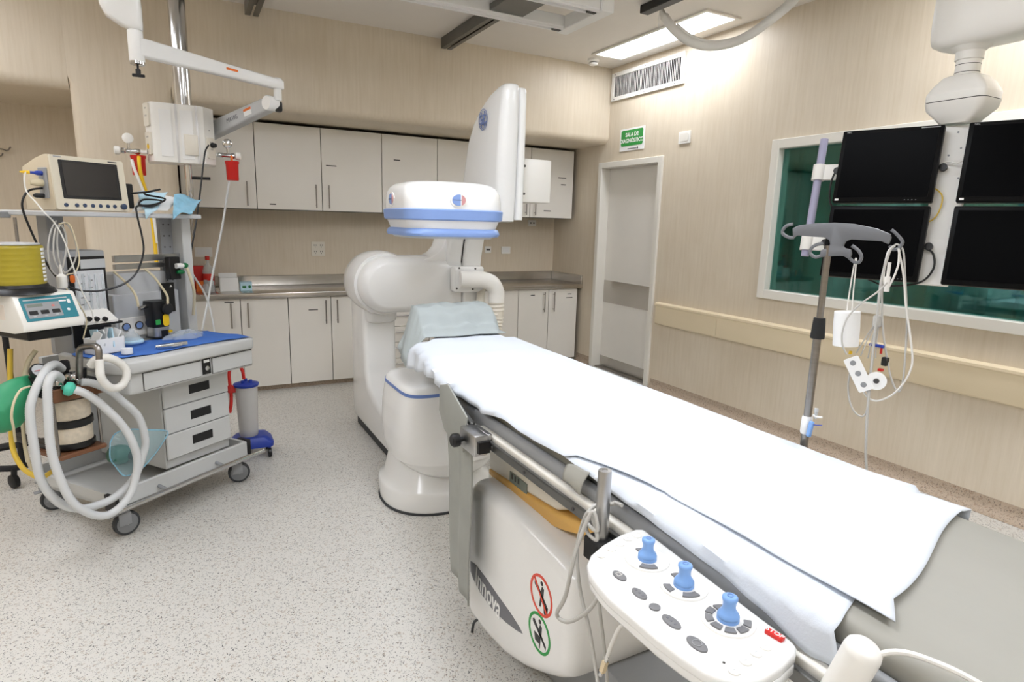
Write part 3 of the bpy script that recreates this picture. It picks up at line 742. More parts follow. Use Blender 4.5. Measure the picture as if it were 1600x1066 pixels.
# accessory rails: pale extrusion with a dark steel bar in front
for s, xx in ((-1, TX0), (1, TX1)):
    e = B().box((xx + s * 0.012, 0.0, TZ - 0.045), (xx + s * 0.036, 1.70, TZ - 0.012), 0.005, 2).obj('rail_extrusion', 'frame_white', TB, smooth=50)
    B().box((xx + s * 0.040, -0.3, TZ - 0.050), (xx + s * 0.052, 1.66, TZ - 0.025), 0.002, 1).obj('rail_bar', 'alu_dark', e, smooth=40)
    for k, yy in enumerate((0.35, 0.75, 1.12, 1.36, 1.56)):
        B().cyl((xx + s * 0.036, yy, TZ - 0.037), (xx + s * 0.0545, yy, TZ - 0.037), 0.005, n=8).obj('rail_bolt', 'ink', e)
# under-table carriage with a yellow rubbing strip
CX0, CX1 = 0.93, 1.33
b = B().prism([(0.55, 0.71), (1.30, 0.71), (1.42, 0.655), (1.86, 0.61), (1.88, 0.62), (1.88, 0.82), (0.55, 0.82)], (CX0, 0, 0), Y, Z, CX1 - CX0, 0.012, 2)
cr = b.obj('carriage', 'ivory', TB, smooth=50)
pr = [(1.22, 0.70), (1.33, 0.672), (1.42, 0.652), (1.87, 0.618), (1.87, 0.598), (1.80, 0.585), (1.43, 0.60), (1.36, 0.618), (1.28, 0.645), (1.22, 0.665)]
B().prism(pr, (CX0 - 0.004, 0, 0), Y, Z, CX1 - CX0 + 0.008, 0.006, 2).obj('rubbing_strip', 'yellow_strip', cr, smooth=50)
wp = at(810, 755, x=CX0 - 0.001)
wd0 = B().box((CX0 - 0.003, wp.y - 0.06, wp.z - 0.017), (CX0, wp.y + 0.06, wp.z + 0.02), 0.001, 1).obj('display_window', 'lcd', cr, smooth=0)
for k in range(3): B().box((CX0 - 0.004, wp.y + 0.035 - 0.022 * k, wp.z - 0.002), (CX0 - 0.003, wp.y + 0.045 - 0.022 * k, wp.z + 0.016)).obj('display_digit', 'ink', wd0, smooth=0)
# pedestal cover: boat-shaped side profile, soft shoulders
BX0, BX1 = 0.845, 1.415
ped = []
low = [(1.20, 0.27), (1.26, 0.222), (1.34, 0.175), (1.44, 0.125), (1.56, 0.08), (1.72, 0.055), (1.86, 0.05)]
ups = [(1.88, 0.10), (1.885, 0.5), (1.875, 0.575), (1.83, 0.60), (1.70, 0.607), (1.60, 0.607), (1.50, 0.607), (1.43, 0.605), (1.34, 0.598), (1.27, 0.592), (1.22, 0.58), (1.195, 0.555), (1.19, 0.33)]
b = B().prism(low + ups, (BX0, 0, 0), Y, Z, BX1 - BX0, 0.0)
bm = bmesh.new()
me_ = b.mesh('tmp'); bm.from_mesh(me_); bpy.data.meshes.remove(me_)
es = [e for e in bm.edges if e.calc_face_angle(0) > 0.8]
bmesh.ops.bevel(bm, geom=es, offset=0.045, segments=5, profile=0.5, affect='EDGES', clamp_overlap=True)
pc = B().addbm(bm).obj('pedestal_cover', 'white_gloss', TB, smooth=50)
B().box((0.98, 1.02, 0.0), (1.34, 1.75, 0.26), 0.02, 2).obj('pedestal_core', 'grey', TB, smooth=40)
B().box((0.93, 0.80, 0.0), (1.40, 1.35, 0.035), 0.01, 2).obj('floor_plate', 'alu_dark', TB, smooth=40)
B().box((0.97, 1.25, 0.58), (1.29, 1.80, 0.72), 0.01, 1).obj('lift_column', 'ivory', TB, smooth=40)
# lettering flash and the two pictograms on the cover's flank
fx = BX0 - 0.0015
def flank(px, py): return at(px, py, x=fx)
pts = [flank(*p) for p in ((735, 877), (742, 882), (757, 901), (777, 930), (797, 958), (812, 982), (816, 991), (806, 985), (789, 972), (768, 951), (750, 926), (739, 905), (735, 893))]
fl = B().prism([(-p.y, p.z) for p in pts], (BX0 + 0.0005, 0, 0), -Y, Z, 0.0015).obj('name_flash', 'innova_grey', pc, smooth=0)
a0, a1 = flank(746, 903), flank(778, 949)
mid = (a0 + a1) / 2; dr = (a1 - a0)
text('lettering', 'Innova', 0.105, (BX0 - 0.0018, mid.y, mid.z - 0.004), (0, dr.y, dr.z), Vector((-1, 0, 0)).cross(Vector((0, dr.y, dr.z)).normalized()), 'paper', pc, bold=0.0015, sx=0.72)
def pict(px, py, colr, bar, nm):
    c = flank(px, py); c.x = BX0 + 0.0002
    R = 0.062
    n = 36
    k = B().loft([[c + (-Y * math.cos(2 * math.pi * i / n) + Z * math.sin(2 * math.pi * i / n)) * R * rr - X * d for i in range(n)] for rr, d in ((0.86, 0.0), (0.86, 0.0015), (1.0, 0.0015), (1.0, 0.0))], closed=True).obj(nm, colr, pc)
    def poly(q, m='black', d=0.0012): B().prism([(x * R, y * R) for x, y in q], c, -Y, Z, d).obj('figure', m, k, smooth=0)
    poly([(x * 0.11 + 0.02, y * 0.11 + 0.62) for x, y in ellipse(1, 1, 12)])
    poly([(-0.10, 0.05), (0.05, 0.48), (0.22, 0.42), (0.20, 0.0), (0.30, -0.25), (0.05, -0.1)])
    poly([(-0.62, 0.42), (-0.50, 0.50), (0.62, -0.32), (0.60, -0.50), (-0.05, -0.02), (-0.60, 0.28)])
    poly([(-0.05, 0.0), (0.12, 0.0), (-0.02, -0.6), (-0.14, -0.6)] if bar else [(-0.45, -0.15), (0.1, -0.15), (0.02, -0.55), (-0.35, -0.55)])
    if bar:
        poly([(0.25, -0.35), (0.62, -0.35), (0.55, -0.8), (0.30, -0.75)])
        poly([(-0.62, 0.68), (-0.68, 0.60), (0.55, -0.72), (0.64, -0.64)], colr, 0.0022)
    else: poly([(0.05, -0.2), (0.14, -0.2), (0.10, -0.75), (0.02, -0.75)])
pict(845, 931, 'sign_red', True, 'warning_pictogram'); pict(842, 990, 'green', False, 'permitted_pictogram')
# mattress pad
def matt(u, v):
    return None
b = B().prism([(TX0 + 0.008, -0.5), (TX1 - 0.008, -0.5), (TX1 - 0.008, 2.74), (TX0 + 0.17, 2.74), (TX0 + 0.16, 2.62), (TX0 + 0.05, 2.28), (TX0 + 0.015, 2.08), (TX0 + 0.008, 1.95)], (0, 0, TZ + 0.001), X, Y, MZ - TZ - 0.001, 0.02, 3)
o = b.obj('mattress', 'mattress', None, smooth=50); o['label'] = 'grey green table mattress showing bare at the foot end'; o['category'] = 'mattress'
# sheets: laid across the mattress and over both edges
def sheet_fn(y0f, y1f, nearf, farf, lift, seed, wr=1.0):
    rnd = random.Random(seed)
    ph = [rnd.uniform(0, 6.28) for _ in range(8)]
    xf, xn = TX1 + 0.006, TX0 - 0.004
    zt = MZ + lift
    W = xf - xn
    def pos(s, y):   # s = distance from the far edge, across the top, down the near side
        if s < 0: return (xf + 0.017 + 0.004 * lift / 0.004 - 0.02 * s * 0, zt + s)
        if s <= W: return (xf - s, zt)
        e = s - W
        return (xn - 0.014 - 0.10 * e - lift, zt - 0.006 - e * 0.97)
    def taper(y, x):
        k = max(0.0, min(1.0, (y - 2.0) / 0.7)); k = k * k * (3 - 2 * k)
        return 0.095 * k * max(0.0, min(1.0, (xf - x) / W))
    def fn(u, v):
        f0, f1 = farf(v), nearf(v)
        s = -f0 + (W + f0 + f1) * u
        ya, yb = y0f(u), y1f(u)
        y = ya + (yb - ya) * v
        x, z = pos(s, y)
        # round the shoulders
        if 0 < s < 0.03: z -= 0.010 * (1 - s / 0.03) ** 2
        if W - 0.03 < s < W: z -= 0.006 * (1 - (W - s) / 0.03) ** 2
        hang = max(0.0, s - W) + max(0.0, -s)
        top = 1.0 if 0 < s < W else 0.0
        z += wr * top * (0.0022 * math.sin(9 * y + 3 * x + ph[0]) * math.sin(13 * x + ph[1]) + 0.0016 * math.sin(23 * y + ph[2] + 8 * x) + 0.0022)
        x += (0.010 * math.sin(31 * y + ph[3]) + 0.007 * math.sin(57 * y + ph[4])) * min(1, hang / 0.05) * wr * (1 if s > 0 else -1) * 0.8
        # creases pressed by folding
        for cy in (0.93, 1.42, 1.93, 2.35):
            z += top * 0.0028 * math.exp(-((y - cy - 0.03 * (x - 1.1)) / 0.012) ** 2)
        x += taper(y, x)
        return Vector((x, y, z))
    return fn
def interp(tab):
    def f(t):
        for (a, va), (b_, vb) in zip(tab, tab[1:]):
            if t <= b_: return va + (vb - va) * (0 if b_ == a else (t - a) / (b_ - a))
        return tab[-1][1]
    return f
y_foot = lambda u: 0.585 - 0.115 * u + 0.016 * math.sin(5.2 * u + 0.6) - (0.03 * max(0, u - 0.9) / 0.1)
y_head = lambda u: 2.79 - 0.135 * max(0.0, min(1.0, (u - 0.60) / 0.16))
near_up = interp([(0, -0.055), (0.12, -0.058), (0.24, -0.05), (0.30, -0.02), (0.345, 0.0), (0.42, 0.012), (0.5, 0.006), (0.56, 0.028), (0.64, 0.022), (0.70, 0.04), (0.78, 0.035), (0.88, 0.065), (0.95, 0.10), (1.0, 0.11)])
far_up = interp([(0, 0.035), (0.1, 0.05), (1, 0.055)])
b = B().grid(sheet_fn(y_foot, y_head, near_up, far_up, 0.009, 3), 40, 150)
o = b.obj('bed_sheet', 'sheet', None, smooth=70, solid=0.0022); o['label'] = 'large white cloth sheet spread over the patient table mattress'; o['category'] = 'sheet'
y_foot2 = lambda u: 0.545 - 0.085 * u
y_head2 = lambda u: 1.42
near2 = interp([(0, 0.06), (0.05, 0.068), (0.14, 0.045), (0.3, 0.028), (0.5, 0.018), (0.7, 0.006), (0.85, -0.004), (1, -0.012)])
b = B().grid(sheet_fn(y_foot2, y_head2, near2, lambda v: -0.38, 0.003, 9, 0.35), 24, 90)
o = b.obj('under_sheet', 'sheet', None, smooth=70, solid=0.0012); o['label'] = 'thin white under sheet bunched over the table edge behind the control panel'; o['category'] = 'sheet'
# draped head rest
px0, px1, py0, py1 = 0.945, 1.425, 2.70, 2.96
def pil(u, v):
    sx = (u - 0.5) * 2
    # section across the cushion: front skirt, sloping front, top, back
    sec = [(0.0, 0.0), (0.10, 0.012), (0.20, 0.045), (0.34, 0.105), (0.46, 0.135), (0.62, 0.142), (0.80, 0.138), (0.92, 0.10), (1.0, 0.03)]
    for (a, ha), (b_, hb) in zip(sec, sec[1:]):
        if v <= b_ + 1e-9: break
    k = (v - a) / (b_ - a); k = k * k * (3 - 2 * k) if a > 0 else k
    hgt = ha + (hb - ha) * k
    yy = py0 + (py1 - py0) * (0.06 + 0.94 * v) + 0.02 * (hgt < 0.02) * 0
    x = (px0 + px1) / 2 + (px1 - px0) / 2 * sx
    edge = max(0.0, abs(sx) - 0.80) / 0.20
    z = MZ + 0.019 + hgt * (1 - 0.10 * sx ** 4)
    fold = 0.0075 * math.sin(16 * u - 7 * v) * (0.35 + 0.65 * (1 - v)) + 0.004 * math.sin(31 * u + 9 * v)
    z += fold * (1 if hgt > 0.02 else 0.2); yy -= 0.010 * math.sin(13 * u + 2) * (1 - v)
    if sx < -0.80:      # cloth falls over the near side in a pointed corner
        d = edge ** 1.3
        z -= d * (0.045 + 0.155 * min(1, hgt / 0.12)) + d * 0.055 * (v > 0.0) * (1 - abs(v - 0.35))
        x += 0.05 * edge * 0.6 - 0.055 * d + 0.012 * math.sin(9 * v) * edge
        yy -= 0.02 * d
        return Vector((x, yy, z))
    if sx > 0.80:
        z = max(MZ + 0.021, z - 0.10 * edge ** 2); return Vector((x, yy, z))
    return Vector((x, yy, max(z, MZ + 0.021)))
hr = thing('head_rest', 'thick head cushion under a pale green cloth at table head', 'pillow', ((px0 + px1) / 2, 2.86, MZ))
B().prism([(py0 + 0.05, MZ + 0.016), (py1 - 0.03, MZ + 0.016), (py1 - 0.035, MZ + 0.11), (py0 + 0.13, MZ + 0.125)], (px0 + 0.06, 0, 0), Y, Z, px1 - px0 - 0.12, 0.02, 3).obj('cushion', 'mattress', hr, smooth=60)
B().grid(pil, 80, 48).obj('cloth_cover', 'drape', hr, smooth=80, solid=0.003)
# lead apron hung from the rail at the head end
lp = thing('lead_apron', 'grey lead apron curtain hanging from the near table rail', 'apron', (0.77, 1.83, 0.2))
def lead(u, v):
    y = 1.712 + 0.215 * u + 0.006 * math.sin(v * 7)
    z = 0.20 + (0.60 + 0.06 * u) * v + 0.05 * u * (1 - v)
    return Vector((0.780 + 0.007 * math.sin(u * 14 + v) + 0.02 * (1 - v) * u, y, z))
B().grid(lead, 30, 16).obj('long_panel', 'lead', lp, smooth=80, solid=0.006)
qa = [at(690, 601, x=0.765), at(702, 600, x=0.765), at(731, 652, x=0.762), at(725, 708, x=0.762), at(697, 671, x=0.765), at(689, 640, x=0.765)]
ys = [p.y for p in qa]; zs = [p.z for p in qa]
B().prism([(-p.y, p.z) for p in qa], (0.764, 0, 0), -Y, Z, 0.007, 0.003, 2).obj('upper_flap', 'lead', lp, smooth=40)
B().obox((0.786, 1.835, 0.885), (0.02, 0.26, 0.016), Matrix.Rotation(math.radians(14), 3, 'X'), 0.004, 1).obj('hanger_bar', 'alu_dark', lp, smooth=40)
cl = B().box((0.735, 1.585, 0.795), (0.7822, 1.70, 0.862), 0.006, 2).obj('rail_clamp', 'alu', lp, smooth=40)
kp = at(742, 687, x=0.735)
B().lathe((0.737, 1.675, 0.825), (-1, 0, 0), [(0.008, -0.01), (0.008, 0.012), (0.020, 0.014), (0.022, 0.02), (0.022, 0.034), (0.016, 0.04)], 18).obj('clamp_knob', 'black', cl)
B().box((0.745, 1.572, 0.808), (0.7822, 1.585, 0.845)).obj('clamp_jaw', 'black', cl, smooth=0)
B().box((0.7822, 1.59, 0.8405), (0.798, 1.695, 0.860), 0.002, 1).obj('clamp_hook', 'alu', cl, smooth=40)
# strap of the mattress over the rail
sp = [at(880, 727, x=0.80), at(915, 737, x=0.80), at(905, 772, x=0.785), at(879, 752, x=0.785)]
def strap(u, v):
    p = sp[0].lerp(sp[1], u); q = sp[3].lerp(sp[2], u); r = p.lerp(q, v)
    return Vector((0.812 - 0.024 * v - 0.006 * math.sin(3.1 * v), r.y, r.z + 0.004 * math.sin(5 * u)))
o = B().grid(strap, 8, 8).obj('mattress_strap', 'mattress', None, smooth=70, solid=0.003)
o['label'] = 'short grey green strap flap hanging over the near table rail'; o['category'] = 'strap'
# ------------------------------------------------------------------ steel post with a cable wound round it
pt = at(945, 743, x=0.762)
ps = thing('rail_post', 'short upright steel post clamped on the near table rail', 'post', (0.762, pt.y, 0.79))
PYc = pt.y
B().lathe((0.762, PYc, 0.80), (0, 0, 1), [(0.015, -0.05), (0.015, 0.182), (0.014, 0.186), (0.006, 0.187), (0.005, 0.184)], 24).obj('tube', 'alu', ps)
B().box((0.735, PYc - 0.03, 0.775), (0.7825, PYc + 0.03, 0.83), 0.005, 1).obj('post_clamp', 'black_soft', ps, smooth=40)
def P(px, py, x): return at(px, py, x=x)
lc = Vector((0.762, PYc, 0.885))
loop = [lc + Vector((0.034 * math.cos(a), 0.034 * math.sin(a), 0.012 * math.sin(a * 1.0 + 1.2) - 0.0022 * k)) for k, a in enumerate([0.3 + 0.7 * i for i in range(20)])]
path = [P(972, 790, 0.80), P(962, 786, 0.80)] + loop[:6] + [P(925, 800, 0.73), P(900, 860, 0.70), P(884, 930, 0.68), P(870, 960, 0.69), P(885, 972, 0.70), P(905, 965, 0.70), P(927, 945, 0.71), P(945, 905, 0.72), P(948, 870, 0.73)]
o = B().tube(path, 0.0045, 8, 8).obj('pressure_cable', 'cable_grey', None, smooth=60); o['label'] = 'grey cable wound round the steel post in a hanging loop'; o['category'] = 'cable'
path = loop[10:15] + [P(920, 800, 0.735), P(904, 840, 0.73), P(902, 880, 0.725), P(908, 930, 0.72), P(920, 980, 0.715), P(930, 1040, 0.71), P(936, 1090, 0.70), P(945, 1200, 0.70)]
o = B().tube(path, 0.0042, 8, 8).obj('trailing_cable', 'cable_grey', None, smooth=60); o['label'] = 'grey cable dropping straight down beside the two pictograms'; o['category'] = 'cable'
path = [P(932, 835, 0.755), P(928, 870, 0.757), P(934, 920, 0.757), P(938, 960, 0.757), P(944, 1010, 0.757), P(950, 1080, 0.757), P(960, 1200, 0.757)]
o = B().tube(path, 0.0038, 8, 8).obj('thin_cable', 'cable_grey', None, smooth=60); o['label'] = 'thin grey cable hanging nearest the corner of the control panel'; o['category'] = 'cable'
t = thing('plug_lead', 'pale lead ending in a metal plug below the control panel', 'cable', P(943, 1050, 0.69))
B().tube([P(990, 960, 0.72), P(975, 975, 0.715), P(966, 985, 0.71), P(955, 1010, 0.70), P(948, 1030, 0.695)], 0.0045, 8, 8).obj('lead', 'cable_white', t, smooth=60)
B().cyl(P(950, 1025, 0.696), P(946, 1036, 0.694), 0.0038, n=10).obj('plug_sleeve', 'chrome', t)
B().cyl(P(946, 1034, 0.694), P(941, 1050, 0.691), 0.007, n=4).obj('plug_body', 'cream', t)
B().cyl(P(941, 1050, 0.691), P(938, 1056, 0.690), 0.0045, n=8).obj('plug_pin', 'chrome', t)
o = B().tube([Vector((0.93, 1.70, 0.10)), P(748, 968, 0.85), P(738, 985, 0.85), P(738, 1020, 0.84), P(748, 1060, 0.82), Vector((0.80, 1.36, 0.008)), Vector((0.86, 1.15, 0.007)), Vector((0.95, 0.9, 0.042))], 0.005, 8, 8).obj('floor_cable', 'rubber', None, smooth=60)
o['label'] = 'dark grey cable running from the pedestal down onto the floor'; o['category'] = 'cable'
# ------------------------------------------------------------------ tableside control panel
CZ = 0.877
cpn = thing('control_panel', 'white tableside control panel with three blue joysticks', 'control panel', (0.73, 0.70, 0.82))
cx0 = [at(p[0], p[1], z=CZ) for p in ((1006, 826), (992, 826), (968, 835), (942, 850), (923, 866), (917, 880), (921, 896), (934, 914), (952, 934), (985, 962), (1025, 996), (1065, 1026), (1100, 1049), (1130, 1061), (1160, 1067), (1190, 1061), (1222, 1042), (1243, 1022), (1246, 1010), (1238, 1001))]
TP = [(p.x, p.y) for p in cx0]
body = B().prism(TP, (0, 0, CZ - 0.022), X, Y, 0.022, 0.007, 3).obj('panel_body', 'white_gloss', cpn, smooth=50)
B().prism([(min(p[0] + 0.004, 0.772), p[1]) for p in TP], (0, 0, CZ - 0.038), X, Y, 0.022, 0.006, 2).obj('panel_skirt', 'white_gloss', body, smooth=50)
B().box((0.68, 0.60, 0.80), (0.778, 0.84, 0.840), 0.01, 2).obj('panel_bracket', 'black_soft', cpn, smooth=40)
B().box((0.765, 0.64, 0.795), (0.798, 0.80, 0.8145), 0.003, 1).obj('rail_grip', 'alu_dark', cpn, smooth=40)
def cp(px, py): return at(px, py, z=CZ)
UX = (cp(1150, 985) - cp(1000, 870)).normalized(); UX.z = 0; UX.normalize(); VX = Z.cross(UX)
def pad(px, py, R, k, nm='joystick_pad'):
    c = cp(px, py)
    p = B().lathe(c - Z * 0.001, Z, [(R, 0), (R, 0.002), (R * 0.985, 0.004), (R * 0.6, 0.0046)], 40).obj(nm, 'white', cpn, smooth=40)
    return c, p
def key(c, ang, r0, r1, half, parent):
    n = 6
    A = [ang - half + 2 * half * i / n for i in range(n + 1)]
    poly = [(r1 * math.cos(a), r1 * math.sin(a)) for a in A] + [(r0 * math.cos(a), r0 * math.sin(a)) for a in reversed(A)]
    B().prism(poly, c + Z * 0.0032, UX, VX, 0.003).obj('key', 'key_grey', parent, smooth=30)
def stick(c, parent):
    s = B().lathe(c + Z * 0.003, Z, [(0.0175, 0.0), (0.0178, 0.0035), (0.0165, 0.005), (0.0178, 0.0065), (0.0175, 0.010), (0.0150, 0.0145), (0.0112, 0.019), (0.0102, 0.026), (0.0108, 0.033), (0.0125, 0.037), (0.0122, 0.041), (0.0095, 0.0428), (0.0, 0.0432)], 30).obj('joystick', 'blue_knob', parent, smooth=60)
    B().lathe(c + Z * 0.0462, Z, [(0.0050, 0), (0.0050, 0.0006), (0.0038, 0.0006), (0.0038, 0)], 18, cap=False).obj('joystick_mark', 'blue_line', s)
for px, py, R, kind in ((1011, 876, 0.042, 0), (1068, 918, 0.042, 1), (1137, 971, 0.043, 2)):
    c, p = pad(px, py, R, kind)
    sc = c
    stick(sc, p)
    if kind == 0: ks = [(-35, 28), (150, 28)]
    elif kind == 1: ks = [(-20, 26), (-100, 18), (150, 26)]
    else: ks = [(40, 15), (0, 15), (-40, 15), (-80, 15), (-120, 15), (-160, 15), (160, 15)]
    for a, h in ks: key(c, math.radians(a), 0.024, 0.036, math.radians(h), p)
for px, py, a, bb, mm in ((968, 901, 0.0165, 0.0095, 'rim'), (999, 929, 0.0175, 0.0095, ''), (1049, 973, 0.0195, 0.0100, ''), (1089, 1008, 0.0195, 0.0110, 'ring')):
    c = cp(px, py)
    k = B().prism(ellipse(a, bb), c - Z * 0.0005, UX, VX, 0.0035, 0.0012, 2).obj('oval_button', 'key_grey', cpn, smooth=50)
    if mm == 'ring': B().lathe(c + Z * 0.003, Z, [(0.0078, 0), (0.0078, 0.0009), (0.0064, 0.0009), (0.0064, 0)], 20, cap=False).obj('button_mark', 'grey', k)
    if mm == 'rim': B().tube([c + UX * x + VX * y + Z * 0.0033 for x, y in ((-0.007, -0.004), (0.002, -0.0045), (0.002, 0.0045), (-0.007, 0.004))], 0.0006, 6, 1, closed=True).obj('button_mark', 'white', k)
    if mm == '':
        for dx in (-0.009, 0.0, 0.009): B().obox(c + UX * dx + Z * 0.0032, (0.004, 0.003, 0.0006), None).obj('button_mark', 'innova_grey', k, smooth=0)
c = cp(1023, 950); B().lathe(c - Z * 0.0005, Z, [(0.0095, 0), (0.0095, 0.003), (0.008, 0.004)], 24).obj('round_button', 'key_grey', cpn, smooth=40)
for px, py in ((939, 869), (955, 859), (968, 851), (981, 843), (995, 838), (1147, 1050), (1165, 1035), (1181, 1022), (1196, 1012)):
    c = cp(px, py); k = B().lathe(c - Z * 0.0005, Z, [(0.0090, 0), (0.0090, 0.003), (0.0075, 0.004)], 20).obj('round_button', 'white', cpn, smooth=40)
    B().obox(c + Z * 0.0036, (0.0045, 0.0012, 0.0005), None).obj('button_mark', 'grey_light', k, smooth=0)
c = cp(1131, 1036); B().cyl(c, c + Z * 0.0008, 0.0022, n=12).obj('indicator', 'ink', cpn)
c = cp(1210, 996); q0 = cp(1197, 987); q1 = cp(1224, 1003); ur = (q1 - q0).normalized(); vr = Z.cross(ur)
rb = B().prism(rrect((q1 - q0).length, 0.013, 0.002, 2), (q0 + q1) / 2 - Z * 0.0005, ur, vr, 0.007, 0.001, 1).obj('stop_button', 'red', cpn, smooth=40)
text('lettering', 'STOP', 0.012, (q0 + q1) / 2 + Z * 0.0068, ur, vr, 'paper', rb, bold=0.0001)
# white grip of a second tableside device in the near right corner
wh = thing('side_grip', 'white cylindrical hand grip at the bottom right corner by the table rail', 'grip', (0.76, 0.42, 0.82))
g1 = at(1355, 1006, x=0.765); g0 = g1 + Vector((-0.012, 0.03, -0.12))
B().lathe(g0, g1 - g0, [(0.024, 0.0), (0.024, 0.108), (0.0225, 0.116), (0.017, 0.122), (0.0, 0.124)], 28).obj('grip', 'white', wh, smooth=50)
B().box((0.735, g0.y - 0.03, 0.80), (0.7825, g0.y + 0.03, 0.85), 0.006, 2).obj('grip_clamp', 'alu_dark', wh, smooth=40)
B().tube([g0 + Vector((0.0, -0.01, 0.06)), g0 + Vector((0.03, -0.05, 0.115)), g0 + Vector((0.06, -0.10, 0.12)), g0 + Vector((0.09, -0.16, 0.105))], 0.004, 8, 8).obj('grip_cable', 'cable_white', wh)
# =================================================================== ceiling fittings
t = thing('smoke_detector', 'small round white smoke detector on the ceiling near the corner', 'smoke detector', (3.5, 4.98, ZC - 0.05))
sd = at(927, 96, z=ZC - 0.02)
B().lathe((sd.x, sd.y, ZC - 0.001), (0, 0, -1), [(0.055, 0), (0.056, 0.018), (0.05, 0.026), (0.035, 0.028)], 28).obj('base', 'white', t)
B().lathe((sd.x, sd.y, ZC - 0.029), (0, 0, -1), [(0.034, 0), (0.034, 0.008)], 24).obj('sensor_gap', 'ink', t)
B().lathe((sd.x, sd.y, ZC - 0.037), (0, 0, -1), [(0.042, 0), (0.042, 0.008), (0.034, 0.016), (0.0, 0.018)], 24).obj('cap', 'white', t)
# channel struts on the ceiling and the rail frame below them
def strut(label, xc, y0, y1):
    b = B(); z0, z1 = ZC - 0.085, ZC - 0.001
    b.box((xc - 0.045, y0, z0), (xc - 0.039, y1, z1)); b.box((xc + 0.039, y0, z0), (xc + 0.045, y1, z1)); b.box((xc - 0.039, y0, z0), (xc - 0.008, y1, z0 + 0.005)); b.box((xc + 0.008, y0, z0), (xc + 0.039, y1, z0 + 0.005))
    b.box((xc - 0.039, y0 + 0.004, z1 - 0.006), (xc + 0.039, y1, z1))
    o = b.obj('ceiling_strut', 'alu_dark', None, smooth=0); o['label'] = label; o['category'] = 'beam'; o['group'] = 'steel channel struts on the ceiling'
strut('dark steel channel strut reaching the back wall beside the white rail frame', 2.06, 2.2, 5.12)
strut('dark steel channel strut at the top left next to the gas column', 0.545, 2.2, 5.10)
fr = thing('ceiling_rail_frame', 'bright aluminium rail frame hung below the ceiling struts', 'rail', (1.4, 3.7, 2.80))
FZ0, FZ1 = 2.825, 2.912
for y0, y1 in ((3.86, 3.95), (3.44, 3.53)):
    rl = B().box((-1.0, y0, FZ0 + 0.012), (2.43, y1, FZ1), 0.004, 1).obj('rail', 'rail_white', fr, smooth=30)
    B().box((-1.0, y0 + 0.012, FZ0), (2.43, y0 + 0.030, FZ0 + 0.013)).obj('rail_lip', 'rail_white', rl, smooth=0)
    B().box((-1.0, y1 - 0.030, FZ0), (2.43, y1 - 0.012, FZ0 + 0.013)).obj('rail_lip', 'rail_white', rl, smooth=0)
    B().box((2.36, (y0 + y1) / 2 - 0.015, FZ0 - 0.004), (2.42, (y0 + y1) / 2 + 0.015, FZ0 + 0.012)).obj('end_stop', 'black', rl, smooth=0)
B().box((2.43, 3.42, FZ0), (2.52, 3.97, FZ1), 0.004, 1).obj('end_member', 'rail_white', fr, smooth=30)
B().box((1.85, 3.53, FZ0 + 0.02), (2.10, 3.86, FZ0 + 0.06), 0.003, 1).obj('cross_plate', 'alu_dark', fr, smooth=0)
# black cable track and the cable bundle that feeds the monitor boom
tk = B().box((2.90, 1.2, ZC - 0.055), (2.975, 3.64, ZC - 0.001), 0.004, 1).obj('cable_track', 'black', None, smooth=30)
tk['label'] = 'black cable track on the ceiling beside the glowing light panel'; tk['category'] = 'track'
bp = [at(1034, 18, z=2.918), at(1038, 26, z=2.88), at(1052, 45, z=2.80), at(1075, 63, z=2.73), at(1105, 72, z=2.70), at(1140, 68, z=2.71), at(1170, 55, z=2.74), at(1200, 34, z=2.80), at(1235, 5, z=2.87), at(1275, -40, z=2.94), (3.05, 1.9, 2.90), (3.05, 1.55, 2.90)]
t = thing('cable_bundle', 'thick white sheathed cable bundle sagging from the black ceiling track', 'cable', bp[4])
B().tube(bp, lambda u: 0.030 if u > 0.08 else 0.020, 12, 8).obj('sheath', 'cable_white', t, smooth=60)
B().tube([Vector(p) + Vector((0.012, -0.012, 0.022)) for p in bp[2:9]], 0.016, 8, 8).obj('loose_cable', 'cable_white', t, smooth=60)
B().tube([at(1033, 16, z=2.94), at(1030, 24, z=2.91), at(1029, 46, z=2.83)], 0.003, 6, 4).obj('tie_string', 'cable_white', t)

